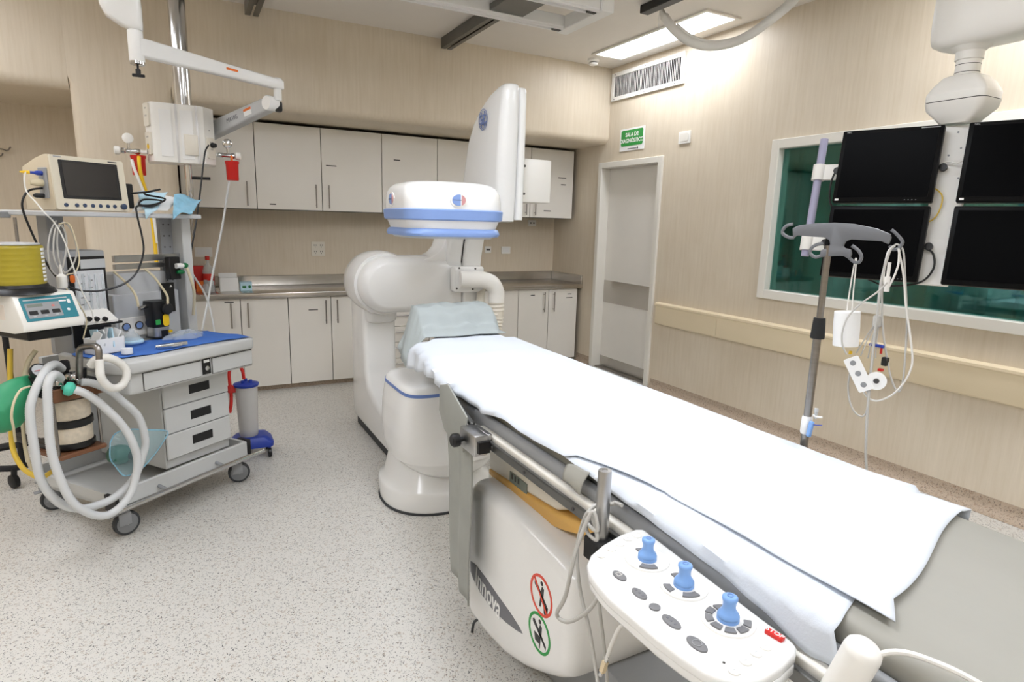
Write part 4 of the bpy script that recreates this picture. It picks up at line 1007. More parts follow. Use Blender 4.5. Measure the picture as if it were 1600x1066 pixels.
# =================================================================== monitor boom
PH, TH = 0.35, -0.165
r_ = Vector((math.sin(PH), -math.cos(PH), 0)); n_ = Vector((-math.cos(PH), -math.sin(PH), 0))
u_ = Z * math.cos(TH) + n_ * math.sin(TH); w_ = r_.cross(u_)   # w_ faces the viewer
RM = Matrix((r_, u_, w_)).transposed()
C0M = Vector((2.842, 1.735, 1.80)); MW, MH = 0.40, 0.335
boom = thing('monitor_boom', 'white ceiling-hung boom with jointed arm and monitor carrier plate', 'boom', (3.02, 1.5, 1.5))
mons = []
for ci, ri, lb in ((0, 0, 'black flat monitor on the boom, upper left of the four'), (1, 0, 'black flat monitor on the boom, upper right and cut by the frame'), (0, 1, 'black flat monitor behind the grey drip stand hooks, lower left of the four'), (1, 1, 'black flat monitor on the boom, lower right and cut by the frame')):
    c = C0M + r_ * (0.485 * ci) - u_ * (0.352 * ri)
    t = thing('monitor', lb, 'monitor', c, 'four black monitors on the boom')
    B().obox(c - w_ * 0.02, (MW, MH, 0.04), RM, 0.006, 2).obj('casing', 'mon_black', t, smooth=40)
    sw, sh_ = MW - 0.036, MH - 0.040
    B().obox(c + w_ * 0.0008 + u_ * 0.002, (sw, sh_, 0.002), RM).obj('screen', 'screen_matte', t, smooth=0)
    if ri == 0:
        text('lettering', 'NEC', 0.010, c - r_ * (MW / 2 - 0.028) + u_ * (MH / 2 - 0.009) + w_ * 0.001, r_, u_, 'grey_light', t, ext=0.0003)
        B().obox(c - r_ * (MW / 2 - 0.020) - u_ * (MH / 2 - 0.012) + w_ * 0.001, (0.016, 0.009, 0.001), RM).obj('sticker', 'paper', t, smooth=0)
        B().obox(c + r_ * (MW / 2 - 0.05) + u_ * (MH / 2 - 0.009) + w_ * 0.001, (0.07, 0.004, 0.0006), RM).obj('model_print', 'grey', t, smooth=0)
    for k in range(4): B().obox(c + r_ * (MW / 2 - 0.06 - 0.014 * k) - u_ * (MH / 2 - 0.010) + w_ * 0.001, (0.004, 0.0025, 0.001), RM).obj('front_key', 'grey', t, smooth=0)
    B().obox(c - w_ * 0.0543, (0.16, 0.16, 0.0283), RM, 0.004, 1).obj('rear_mount', 'black_soft', t, smooth=30)
BK = -0.085
mid = C0M + r_ * 0.2425 + w_ * BK
# carrier: back plate and two cross bars that run out to the lilac tube
B().obox(mid - u_ * 0.17, (0.125, 0.70, 0.03), RM, 0.004, 1).obj('back_plate', 'white', boom, smooth=30)
for k, v in ((0, -0.005), (1, -0.352)):
    bar = B().obox(mid + r_ * (-0.06) + u_ * v + w_ * 0.004, (1.02, 0.075, 0.024), RM, 0.006, 2).obj('cross_bar', 'white', boom, smooth=40)
    e = mid + u_ * v + w_ * 0.004
    q = mid + r_ * (-0.545) + u_ * v + w_ * 0.004
    B().lathe(q - u_ * 0.038, u_, [(0.03, 0), (0.03, 0.076)], 24).obj('tube_clamp', 'white', bar, smooth=40)
    for sx in (-0.455, -0.03):
        B().lathe(C0M + r_ * (0.2425 + sx + 0.0) + u_ * (v - 0.0) + w_ * (BK + 0.02), w_, [(0.016, 0), (0.016, 0.02)], 16).obj('knob', 'black', bar)
q = mid + r_ * (-0.545) + w_ * 0.004
B().cyl(q + u_ * 0.16, q - u_ * 0.42, 0.0185, n=20).obj('lilac_tube', 'lilac', boom)
for sx, sy in ((0.0, 0.32), (0.02, 0.25), (-0.02, 0.22), (0.03, 0.12)):
    B().lathe(mid + r_ * sx + u_ * (sy - 0.17) + w_ * 0.014, w_, [(0.0042, 0), (0.0042, 0.003)], 12).obj('screw', 'grey', boom)
# tilt head, neck and arm
hc = at(1504, 158, x=3.03); bxm = hc.x; bym = hc.y
def hring(z, a, bb, r=0.05):
    return [Vector((bxm + p[1], bym + p[0], z)) for p in rrect(a, bb, r, 5)]
zz = lambda py: at(1504, py, x=bxm).z
B().loft([hring(zz(y), a, bb, min(a, bb) * 0.2) for y, a, bb in ((193, 0.13, 0.10), (188, 0.15, 0.11), (172, 0.23, 0.165), (160, 0.245, 0.175))]).obj('head_lower', 'white', boom, smooth=60)
B().loft([hring(zz(y), a, bb, min(a, bb) * 0.18) for y, a, bb in ((158.5, 0.240, 0.170), (149, 0.242, 0.172), (146, 0.238, 0.17), (134, 0.20, 0.145), (122, 0.14, 0.12), (120, 0.11, 0.10))]).obj('head_upper', 'white', boom, smooth=60)
B().loft([hring(zz(y), 0.236, 0.166, 0.03) for y in (160.5, 158)]).obj('head_seam', 'ink', boom)
nk = B().lathe((bxm, bym, zz(121)), Z, [(0.052, 0), (0.046, 0.005), (0.046, zz(97) - zz(121)), (0.052, zz(96) - zz(121)), (0.052, zz(84) - zz(121)), (0.075, zz(77) - zz(121)), (0.08, zz(73) - zz(121))], 28).obj('neck', 'white', boom, smooth=50)
for y in (116, 104): B().lathe((bxm, bym, zz(y)), Z, [(0.0468, 0), (0.0468, 0.0022)], 28).obj('neck_seam', 'ink', nk)
zb = zz(77); ang0 = Vector((0.62, -0.78, 0))     # arm leaves toward the near right
ad = Vector((0.10, -1.0, 0)).normalized()
for nm, seg in (('arm', None),):
    side = Z.cross(ad)
    def aring(d, w, h0, h1): return [Vector((bxm, bym, 0)) + ad * d + side * a + Z * bb for a, bb in [(p[0], (h0 + h1) / 2 + p[1]) for p in rrect(w, h1 - h0, 0.04, 5)]]
    B().loft([aring(d, w, h0, h1) for d, w, h0, h1 in ((-0.145, 0.10, zb + 0.05, zb + 0.20), (-0.13, 0.16, zb + 0.012, zb + 0.235), (-0.09, 0.20, zb, zb + 0.255), (0.0, 0.21, zb, zb + 0.262), (0.15, 0.20, zb + 0.004, zb + 0.24), (0.35, 0.17, zb + 0.03, zb + 0.22), (0.9, 0.16, zb + 0.06, zb + 0.22))]).obj('arm', 'white', boom, smooth=60)
ao = Vector((bxm, bym, 0)) + ad * 0.88
B().cyl((ao.x, ao.y, zb + 0.1), (ao.x, ao.y, ZC - 0.005), 0.07, n=24).obj('ceiling_column', 'white', boom)
# cables on the boom
def corner(ci, ri, a, b_): return C0M + r_ * (0.485 * ci + a * MW / 2) - u_ * (0.352 * ri) + u_ * (b_ * MH / 2)
cabs = [('black loop cable at the left side of the upper left monitor', 'black', [corner(0, 0, -1, 0.0) - w_ * 0.05, corner(0, 0, -1.12, -0.15) - w_ * 0.05, corner(0, 0, -1.15, -0.6) - w_ * 0.05, corner(0, 0, -1.06, -1.05) - w_ * 0.06, corner(0, 1, -0.8, 0.9) - w_ * 0.07]),
        ('yellow cable looping between the two monitor columns', 'yellow_tube', [corner(0, 0, 0.9, -0.5) - w_ * 0.06, corner(0, 0, 1.13, -0.75) - w_ * 0.05, corner(0, 0, 1.15, -1.1) - w_ * 0.05, corner(0, 1, 1.05, 0.72) - w_ * 0.06, corner(0, 1, 0.85, 0.62) - w_ * 0.07]),
        ('black cable at the right side of the lower left monitor', 'black', [corner(0, 1, 1.0, -0.05) - w_ * 0.05, corner(0, 1, 1.17, -0.2) - w_ * 0.05, corner(0, 1, 1.22, -0.6) - w_ * 0.05, corner(0, 1, 1.0, -0.98) - w_ * 0.05, corner(0, 1, 0.4, -1.12) - w_ * 0.05, corner(0, 1, 0.0, -0.98) - w_ * 0.06]),
        ('thin white cable crossing between the upper monitors', 'cable_white', [corner(0, 0, 0.9, 0.05) - w_ * 0.05, corner(0, 0, 1.15, 0.10) - w_ * 0.045, corner(0, 0, 1.3, 0.05) - w_ * 0.045, corner(0, 0, 1.5, 0.2) - w_ * 0.05])]
for lb, m_, pts in cabs:
    o = B().tube(pts, 0.0045 if m_ == 'black' else 0.003, 8, 8).obj('monitor_cable', m_, None, smooth=60); o['label'] = lb; o['category'] = 'cable'

# =================================================================== drip stand on the far rail
IX, IY = 1.475, 1.02
iv = thing('drip_stand', 'steel drip stand with grey four-hook head on the far table rail', 'drip stand', (IX, IY, 0.80))
zt = at(1303, 372, x=IX).z
B().cyl((IX, IY, 0.80), (IX, IY, 1.24), 0.0105, n=16).obj('lower_tube', 'steel', iv)
B().cyl((IX, IY, 1.22), (IX, IY, zt - 0.02), 0.0085, n=16).obj('upper_tube', 'steel', iv)
B().lathe((IX, IY, at(1283, 530, x=IX).z), Z, [(0.017, 0), (0.018, 0.004), (0.0155, 0.045), (0.0145, 0.055)], 20).obj('locking_collar', 'black_soft', iv)
B().box((TX1 + 0.0525, IY - 0.03, 0.80), (IX + 0.018, IY + 0.03, 0.85), 0.006, 1).obj('rail_clamp', 'black_soft', iv, smooth=40)
# moulded head: polygon seen face-on toward the aisle
hd = Vector((0.42, -0.91, 0)).normalized()
def hp_(px, py): 
    p = onplane(px, py, (IX, IY, 1.5), hd.cross(Z)); return p
out = [(1239, 357), (1250, 352), (1275, 349), (1305, 348), (1335, 350), (1370, 357), (1392, 366), (1393, 372), (1389, 382), (1378, 377), (1330, 374), (1322, 377), (1318, 384), (1320, 388), (1330, 390), (1331, 397), (1328, 405), (1318, 400), (1308, 400), (1296, 401), (1281, 402), (1283, 391), (1292, 388), (1298, 382), (1296, 375), (1288, 371), (1245, 368), (1240, 372)]
o3 = [hp_(*p) for p in out]
hdo = Vector((IX, IY, 0))
B().prism([((p - hdo).dot(hd), p.z) for p in o3], hdo + hd.cross(Z) * (-0.008), hd, Z, 0.016, 0.003, 2).obj('hook_head', 'grey_hook', iv, smooth=40)
for pts in ([(1241, 371), (1233, 371), (1224, 366), (1223, 360), (1229, 353), (1239, 350)], [(1390, 384), (1395, 390), (1404, 388), (1410, 380), (1408, 374), (1400, 365), (1393, 359)], [(1282, 400), (1274, 402), (1266, 396), (1268, 388), (1275, 383), (1286, 380)], [(1326, 402), (1334, 409), (1342, 410), (1346, 402), (1343, 394), (1337, 388), (1331, 384)]):
    B().tube([hp_(*p) for p in pts], 0.0042, 8, 6).obj('hook', 'grey_hook', iv)
def ip(px, py, d=0.0): return hp_(px, py) + hd.cross(Z) * d
# taped clip low on the stand
t = thing('taped_clip', 'blue clip with tape and stopcock stuck low on the drip stand', 'clip', ip(1263, 660))
B().lathe(Vector((IX, IY, ip(1262, 678).z)), Z, [(0.013, 0), (0.0145, 0.005), (0.014, 0.045), (0.012, 0.05)], 16).obj('tape', 'paper', t)
B().obox(ip(1268, 668, 0.018), (0.010, 0.012, 0.045), Matrix.Rotation(0.12, 3, 'X'), 0.002, 1).obj('blue_clip', 'blue_knob', t, smooth=40)
B().tube([ip(1270, 661, 0.02), ip(1287, 662, 0.02)], 0.0016, 6, 1).obj('pin', 'blue_base', t)
B().tube([ip(1272, 646, 0.018), ip(1278, 649, 0.018), ip(1287, 650, 0.018)], 0.003, 8, 3).obj('stopcock', 'paper', t)
B().lathe(ip(1276, 652, 0.016), Z, [(0.004, 0), (0.004, 0.018), (0.006, 0.02), (0.005, 0.028)], 12).obj('port', 'grey_light', t)
# gauze roll hung by a string
t = thing('gauze_roll', 'white gauze roll hanging on a string from the drip stand', 'roll', ip(1322, 540))
B().tube([ip(1323, 486), ip(1330, 440), ip(1336, 408), ip(1338, 408), ip(1334, 450), ip(1331, 485)], 0.0018, 6, 4).obj('string', 'cable_white', t)
g0, g1 = ip(1321, 540), ip(1324, 487)
B().lathe(g0, g1 - g0, [(0.010, 0.002), (0.030, 0.0), (0.031, 0.05), (0.030, (g1 - g0).length), (0.012, (g1 - g0).length - 0.003)], 28).obj('roll', 'paper', t, smooth=60)
# patient monitoring leads
cabp = [('grey monitoring lead looped over the outer hook, longest loop', [(1399, 384), (1390, 390), (1381, 420), (1378, 470), (1380, 520), (1386, 560), (1392, 590), (1402, 612), (1410, 600), (1414, 560), (1417, 500), (1414, 430), (1411, 392), (1402, 382), (1395, 386)], 0.0024),
        ('white monitoring lead loop hanging right of the grey loop', [(1404, 388), (1412, 430), (1416, 480), (1422, 520), (1426, 560), (1422, 580), (1412, 598), (1395, 616), (1375, 625), (1362, 624), (1352, 615), (1350, 608)], 0.0024),
        ('grey lead running straight down from the hook to the table edge', [(1398, 384), (1390, 395), (1378, 440), (1372, 490), (1366, 540), (1360, 600), (1356, 650), (1354, 700), (1355, 730), (1358, 752)], 0.0034),
        ('thin grey lead curving left to the electrode strip', [(1390, 440), (1374, 455), (1350, 472), (1330, 492), (1321, 515), (1321, 535), (1328, 550)], 0.0022),
        ('thin grey lead loop below the electrode strip', [(1330, 575), (1326, 600), (1328, 625), (1336, 643), (1348, 650), (1355, 640), (1357, 615), (1350, 605)], 0.0022),
        ('white lead hanging in the inner loop of the outer hook', [(1397, 386), (1388, 395), (1382, 430), (1386, 450), (1394, 440), (1404, 415), (1406, 390)], 0.0024)]
for k, (lb, pts, rr) in enumerate(cabp):
    o = B().tube([ip(p[0], p[1], (0.045 if k == 3 else 0.007 * ((k % 3) - 1) + 0.006)) for p in pts], rr, 8, 6).obj('monitoring_lead', 'cable_grey' if k in (0, 2, 3, 4) else 'cable_white', None, smooth=60)
    o['label'] = lb; o['category'] = 'cable'
t = thing('lead_splitter', 'grey cable splitter with fanned leads and coloured clips', 'cable', ip(1370, 505))
B().obox(ip(1371, 502), (0.020, 0.016, 0.030), None, 0.003, 1).obj('splitter_body', 'cable_grey', t, smooth=40)
B().cyl(ip(1386, 455, 0.012), ip(1388, 432, 0.012), 0.0065, n=12).obj('plug', 'cable_white', t)
B().cyl(ip(1388, 432, 0.012), ip(1391, 410, 0.012), 0.004, n=12).obj('plug_tail', 'cable_white', t)
for k, (a, bb, m_) in enumerate((((1338, 552), (1366, 508), 'cable_grey'), ((1345, 556), (1367, 508), 'cable_grey'), ((1356, 560), (1369, 508), 'cable_grey'), ((1362, 562), (1371, 508), 'cable_grey'), ((1368, 560), (1373, 508), 'cable_grey'))):
    B().tube([ip(*bb), ip((a[0] + bb[0]) / 2 - 1, (a[1] + bb[1]) / 2), ip(*a)], 0.0016, 6, 4).obj('lead', m_, t)
B().obox(ip(1370, 540), (0.010, 0.036, 0.008), Matrix.Rotation(0.15, 3, 'Y'), 0.002, 1).obj('blue_comb', 'blue_base', t, smooth=40)
B().obox(ip(1383, 565), (0.014, 0.014, 0.022), None, 0.002, 1).obj('black_clip', 'black', t, smooth=40)
B().obox(ip(1377, 548), (0.004, 0.004, 0.016), None).obj('red_clip', 'red', t, smooth=40)
B().obox(ip(1376, 578), (0.010, 0.010, 0.006), None).obj('red_tab', 'red', t, smooth=40)
B().obox(ip(1329, 551), (0.006, 0.006, 0.008), None).obj('yellow_tab', 'yellow', t, smooth=40)
t = thing('electrode_strip', 'white foam strip with three electrode studs on the leads', 'electrode strip', ip(1343, 590))
e0, e1 = ip(1331, 557, 0.02), ip(1356, 608, 0.02)
ev = (e0 - e1).normalized(); er = ev.cross(hd.cross(Z)).normalized()
B().prism(rrect(0.036, (e0 - e1).length, 0.004, 3), (e0 + e1) / 2, er, ev, 0.003).obj('foam', 'paper', t)
for k in (-0.32, 0.02, 0.34):
    c = (e0 + e1) / 2 + ev * (k * (e0 - e1).length); nn = er.cross(ev)
    B().lathe(c + nn * 0.003, nn, [(0.007, 0), (0.007, 0.0006), (0.0035, 0.0008), (0.0035, 0.003)], 14).obj('stud', 'grey', t)
t = thing('round_electrode', 'round white electrode pad with dark stud on the leads', 'electrode', ip(1371, 593))
nn = hd.cross(Z)
c = ip(1371, 593, 0.02)
B().lathe(c, nn, [(0.0, 0), (0.023, 0.0), (0.023, 0.002), (0.0, 0.0022)], 24).obj('foam', 'paper', t)
B().lathe(c + nn * 0.002, nn, [(0.007, 0), (0.0055, 0.003)], 14).obj('stud', 'ink', t)
# =================================================================== anaesthesia cart
CO = Vector((-0.35, 3.18, 0)); CANG = math.radians(37.7)
CT4 = Matrix.Translation(CO) @ Matrix.Rotation(CANG, 4, 'Z'); CTI = CT4.inverted()
CU, CV = Vector((math.cos(CANG), math.sin(CANG), 0)), Vector((-math.sin(CANG), math.cos(CANG), 0))
def cw(px, py, ly): return onplane(px, py, CO + CV * ly, CV)          # world point on the cart's plane ly
def cl(px, py, ly): return CTI @ cw(px, py, ly)                        # same in cart coordinates
def lw(x, y, z): return CT4 @ Vector((x, y, z))
def LB(): return B(CT4)
def fb(px0, py0, px1, py1, ly, depth, bev=0.0, seg=2, b=None):        # box whose front is bounded by two pixels
    a, c = cl(px0, py0, ly), cl(px1, py1, ly)
    return (b or LB()).box((a.x, ly, a.z), (c.x, ly + depth, c.z), bev, seg)
cart = thing('anaesthesia_cart', 'grey anaesthesia machine cart on castors with drawers and top shelf', 'medical cart', lw(0.33, 0.25, 0))
# tray base
b = LB()
b.box((-0.03, -0.05, 0.15), (0.71, 0.60, 0.165)); b.box((-0.03, -0.05, 0.15), (0.71, -0.03, 0.245), 0.004, 1); b.box((-0.03, 0.58, 0.15), (0.71, 0.60, 0.245)); b.box((-0.03, -0.03, 0.15), (-0.012, 0.58, 0.215)); b.box((0.692, -0.03, 0.15), (0.71, 0.58, 0.245))
tray = b.obj('base_tray', 'grey_cart', cart, smooth=30)
LB().box((0.71, -0.052, 0.145), (0.735, 0.03, 0.25), 0.003, 1).obj('bumper_block', 'black', tray, smooth=30)
LB().box((-0.05, -0.06, 0.145), (-0.03, 0.02, 0.225), 0.003, 1).obj('bumper_block', 'black', tray, smooth=30)
rl = LB().cyl((-0.07, -0.115, 0.185), (0.76, -0.115, 0.185), 0.0135, n=14).obj('front_rail', 'chrome', cart)
for x in (0.17, 0.50): LB().cyl((x, -0.115, 0.185), (x, -0.05, 0.195), 0.009, n=10).obj('rail_standoff', 'grey', rl)
def caster(x, y, ang, r=0.058):
    a = math.radians(ang); d = Vector((math.cos(a), math.sin(a), 0)); s = Z.cross(d)
    c = Vector((x, y, 0)) + d * 0.025
    k = LB().lathe(c + Z * r - s * 0.014, s, [(r * 0.80, 0), (r * 0.97, 0.0), (r, 0.005), (r, 0.023), (r * 0.97, 0.028), (r * 0.80, 0.028)], 32).obj('caster', 'rubber', cart)
    LB().lathe(c + Z * r - s * 0.016, s, [(r * 0.60, 0.0), (r * 0.80, 0.001), (r * 0.80, 0.031), (r * 0.60, 0.032)], 28).obj('wheel_disc', 'wheel_grey', k)
    LB().lathe(c + Z * r - s * 0.019, s, [(r * 0.12, 0.0), (r * 0.12, 0.038)], 10).obj('axle', 'grey_light', k)
    f = LB()
    for q in (-1, 1): f.obox(c + s * q * 0.019 - d * 0.010 + Z * (r + 0.026), (0.055, 0.005, 0.062), Matrix.Rotation(a, 3, 'Z'), 0.006, 2)
    f.obox(c - d * 0.022 + Z * (r * 2 + 0.008), (0.07, 0.046, 0.016), Matrix.Rotation(a, 3, 'Z'), 0.005, 2)
    f.cyl(c - d * 0.025 + Z * (r * 2 + 0.01), c - d * 0.025 + Z * 0.152, 0.013, n=12)
    f.obj('fork', 'grey', k)
    LB().obox(c + d * -0.055 + Z * (r * 2 - 0.004), (0.05, 0.03, 0.008), Matrix.Rotation(a, 3, 'Z'), 0.003, 1).obj('brake_pedal', 'grey', k)
caster(0.0, 0.0, -10); caster(0.67, 0.02, -35); caster(0.0, 0.56, -15); caster(0.67, 0.56, 20)
# drawer stack
du = LB().box((0.245, -0.010, 0.24), (0.625, 0.50, 0.72), 0.004, 1).obj('drawer_unit', 'grey_cart', cart, smooth=30)
LB().box((0.250, -0.016, 0.290), (0.618, -0.010, 0.692)).obj('drawer_gap', 'ink', du, smooth=0)
for k, (z0, z1) in enumerate(((0.292, 0.421), (0.425, 0.554), (0.558, 0.690))):
    d = LB().box((0.245, -0.032, z0), (0.622, -0.0165, z1), 0.004, 1).obj('drawer', 'grey_cart', du, smooth=30)
    LB().box((0.385, -0.0335, (z0 + z1) / 2 - 0.022), (0.505, -0.031, (z0 + z1) / 2 + 0.024)).obj('recessed_pull', 'black', d, smooth=0)
# lower back panel and side posts
LB().box((0.02, 0.50, 0.20), (0.68, 0.53, 0.80)).obj('lower_back', 'grey_light', cart, smooth=0)
# worktop with a drooping left front corner and shallow drawers below
wt_poly = [(0.70, -0.15), (0.725, -0.125), (0.73, 0.30), (-0.02, 0.30), (-0.03, -0.06), (-0.005, -0.125), (0.04, -0.15)]
wt = LB().prism(wt_poly, (0, 0, 0.795), X, Y, 0.058, 0.012, 3).obj('worktop', 'grey_cart', cart, smooth=50)
ap = LB().prism([(0.715, -0.125), (0.715, 0.28), (0.0, 0.28), (0.0, -0.06), (0.03, -0.115), (0.06, -0.125)], (0, 0, 0.695), X, Y, 0.10, 0.008, 2).obj('drawer_apron', 'grey_cart', wt, smooth=50)
for x0, x1 in ((0.09, 0.385), (0.455, 0.705)):
    LB().box((x0 - 0.003, -0.1265, 0.705), (x1 + 0.003, -0.124, 0.788)).obj('drawer_gap', 'ink', ap, smooth=0)
    LB().box((x0, -0.131, 0.708), (x1, -0.1266, 0.785), 0.001, 1).obj('shallow_drawer', 'grey_cart', ap, smooth=30)
kp = LB().box((0.397, -0.130, 0.712), (0.443, -0.124, 0.79)).obj('key_plate', 'black', ap, smooth=0)
LB().box((0.404, -0.1315, 0.772), (0.436, -0.130, 0.785)).obj('key_label', 'paper', kp, smooth=0)
LB().lathe(Vector((0.42, -0.131, 0.742)), -Y, [(0.012, 0), (0.012, 0.003), (0.004, 0.004)], 16).obj('key_lock', 'chrome', kp)
# rear housing
rh = fb(176, 462, 284, 520, 0.31, 0.18, 0.004, 1).obj('rear_housing', 'grey_light', cart, smooth=30)
fb(178, 428, 262, 470, 0.33, 0.12, 0.006, 1).obj('rear_upper', 'grey_light', rh, smooth=30)
gp = fb(187, 499, 240, 521, 0.295, 0.015, 0.004, 1).obj('gauge_panel', 'white', rh, smooth=30)
for (px, py, m_) in ((197, 511, 'blue_stripe'), (217, 508, 'blue_stripe'), (233, 504, 'yellow')):
    c = cw(px, py, 0.293); g = B().lathe(c, -CV, [(0.020, -0.002), (0.021, 0.006), (0.018, 0.008), (0.017, 0.004)], 24).obj('gauge', 'ink', gp)
    B().lathe(c - CV * 0.003, -CV, [(0.017, 0), (0.017, 0.001), (0.0, 0.0012)], 20).obj('gauge_dial', m_, g)
fb(252, 443, 275, 486, 0.302, 0.008).obj('warning_plate', 'black', rh, smooth=0)
c0 = cl(267, 447, 0.301); LB().prism([(-0.008, -0.006), (0.008, -0.006), (0, 0.008)], c0, X, Z, 0.001).obj('warning_mark', 'paper', rh, smooth=0)
# flow meter tower
fm = fb(97, 393, 178, 545, 0.22, 0.14, 0.006, 2).obj('flow_meter_tower', 'grey', cart, smooth=40)
fk = fb(105, 402, 173, 497, 0.212, 0.01, 0.002, 1).obj('window_frame', 'black', fm, smooth=30)
fb(115, 424, 168, 486, 0.209, 0.004).obj('chart', 'chart', fk, smooth=0)
fb(125, 406, 165, 418, 0.209, 0.004).obj('title_label', 'grey_light', fk, smooth=0)
for k in range(5):
    x = 121 + 10 * k; fb(x, 428, x + 2.2, 484, 0.206, 0.004).obj('flow_tube', 'clear', fk, smooth=0)
for k in range(9): fb(127 + (k % 2) * 12, 432 + k * 5.5, 133 + (k % 2) * 12, 433 + k * 5.5, 0.2075, 0.0015).obj('scale_mark', 'ink', fk, smooth=0)
sl0, sl1 = cl(118, 486, 0.20), cl(178, 499, 0.16)
ks = LB().prism([(0.215, sl0.z), (0.13, sl1.z + 0.004), (0.13, sl1.z - 0.008), (0.215, sl1.z - 0.008)], Vector((sl0.x, 0, 0)), Y, Z, sl1.x - sl0.x).obj('control_ledge', 'white', fm, smooth=30)
for px in (138, 150, 163):
    c = cl(px, 498, 0.13); LB().lathe(c, Vector((0, -1, -0.15)), [(0.011, 0), (0.011, 0.012), (0.008, 0.016)], 14).obj('flow_knob', 'black', ks)
LB().box((sl0.x - 0.01, 0.125, sl1.z - 0.016), (sl1.x + 0.02, 0.15, sl1.z - 0.006), 0.002, 1).obj('ledge_bar', 'black', ks, smooth=30)
fb(114, 508, 177, 535, 0.213, 0.01, 0.002, 1).obj('lower_black_panel', 'black', fm, smooth=30)
# cross bars and right upright
for y0, y1 in ((398, 408), (411, 419)): LB().box((cl(178, 400, 0.31).x, 0.31, cl(230, y1, 0.31).z), (cl(283, 400, 0.31).x, 0.33, cl(230, y0, 0.31).z), 0.002, 1).obj('cross_bar', 'alu', cart, smooth=30)
a, c = cl(283, 343, 0.28), cl(303, 520, 0.28)
up = LB().box((a.x, 0.28, 0.80), (a.x + 0.055, 0.40, 1.485), 0.004, 1).obj('upright', 'grey_cart', cart, smooth=30)
LB().box((a.x - 0.07, 0.36, 0.86), (a.x, 0.385, 1.485)).obj('perforated_plate', 'grey', up, smooth=0)
for k in range(6):
    for q in (0.018, 0.05): LB().cyl((a.x - q, 0.358, 1.44 - k * 0.06), (a.x - q, 0.362, 1.44 - k * 0.06), 0.004, n=8).obj('hole', 'ink', up)
LB().box((0.045, 0.38, 0.82), (0.12, 0.46, 1.485), 0.004, 1).obj('upright', 'grey', cart, smooth=30)
# top shelf
s0, s1 = cl(86, 331, 0.17), cl(314, 339, 0.17)
SHZ = 1.497
sh_ = LB().box((s0.x - 0.05, 0.165, SHZ - 0.022), (s1.x, 0.58, SHZ), 0.004, 1).obj('top_shelf', 'grey_light', cart, smooth=30)
LB().box((s0.x - 0.30, 0.42, SHZ - 0.035), (s0.x - 0.04, 0.46, SHZ - 0.008), 0.003, 1).obj('side_bar', 'grey', sh_, smooth=30)
for px in (478 / 5 + 60,): pass
# black port block on the right upright with green valves
pb = fb(264, 402, 284, 436, 0.24, 0.04, 0.004, 1).obj('port_block', 'black', cart, smooth=40)
c = cw(288, 415, 0.23); B().lathe(c - CU * 0.05, CU, [(0.014, 0), (0.014, 0.03), (0.010, 0.045)], 14).obj('valve_body', 'white', pb)
B().lathe(c, CU, [(0.008, -0.01), (0.014, 0.0), (0.015, 0.008), (0.010, 0.018)], 16).obj('valve_cap', 'green_knob', pb)
c = cw(285, 425, 0.23); B().lathe(c - CU * 0.01, CU, [(0.008, -0.02), (0.012, 0.0), (0.012, 0.008), (0.006, 0.02)], 16).obj('valve_cap', 'green_knob', pb)
# absorber with two soda lime canisters and circuit ports
ab = thing('absorber', 'carbon dioxide absorber with two cream canisters and pressure gauges', 'absorber', lw(-0.17, 0.05, 0.4))
AC = CTI @ cw(107, 640, 0.04); ax, ay = AC.x, 0.04
def az(py): return cl(107, py, ay).z
LB().lathe((ax, ay, az(618)), Z, [(0.083, 0), (0.086, 0.008), (0.086, 0.03), (0.08, 0.036)], 32).obj('top_ring', 'black', ab)
for y0, y1 in ((652, 620), (690, 662)):
    LB().lathe((ax, ay, az(y0)), Z, [(0.076, 0), (0.08, 0.01), (0.08, az(y1) - az(y0) - 0.01), (0.076, az(y1) - az(y0))], 36).obj('canister', 'sodalime', ab, smooth=50)
for y0, y1 in ((663, 651), (697, 687)):
    LB().lathe((ax, ay, az(y0)), Z, [(0.082, 0), (0.087, 0.005), (0.087, az(y1) - az(y0) - 0.004), (0.082, az(y1) - az(y0))], 36).obj('seal_ring', 'black', ab, smooth=50)
LB().box((ax - 0.10, ay - 0.09, az(706)), (ax + 0.092, ay + 0.09, az(699)), 0.004, 1).obj('bottom_plate', 'copper', ab, smooth=30)
for dx, dy in ((-0.095, -0.07), (0.082, -0.07), (0.082, 0.07)): LB().cyl((ax + dx, ay + dy, az(702)), (ax + dx, ay + dy, az(612)), 0.006, n=10).obj('tie_rod', 'steel', ab)
hd_ = LB().box((ax - 0.11, ay - 0.085, az(612)), (ax + 0.12, ay + 0.09, az(596)), 0.006, 1).obj('valve_head', 'black_soft', ab, smooth=30)
LB().box((ax - 0.105, ay - 0.100, az(616)), (ax + 0.115, ay - 0.085, az(596)), 0.003, 1).obj('front_plate', 'copper', hd_, smooth=30)
def gauge(px, py, ly, R, nrm):
    c = cw(px, py, ly)
    g = B().lathe(c, nrm, [(R * 0.9, -0.02), (R, -0.018), (R, 0.0), (R * 0.88, 0.004), (R * 0.84, 0.0)], 28).obj('pressure_gauge', 'black', hd_)
    B().lathe(c - Vector(nrm).normalized() * 0.001, nrm, [(R * 0.85, 0), (R * 0.85, 0.001), (0.0, 0.0012)], 24).obj('gauge_dial', 'grey_light', g)
    v = Vector(nrm).normalized(); t1 = v.cross(Z).normalized()
    B().tube([c + v * 0.002 - t1 * R * 0.2, c + v * 0.002 + t1 * R * 0.6], 0.0012, 5, 1).obj('gauge_needle', 'red', g)
gn = (-CV * 0.8 + Z * 0.6).normalized()
gauge(62, 579, 0.0, 0.033, gn)
c = cw(115, 585, 0.0); LB().lathe(CTI @ c, Z, [(0.030, -0.02), (0.030, 0.0), (0.024, 0.008), (0.012, 0.012)], 24).obj('dome_valve', 'chrome', hd_)
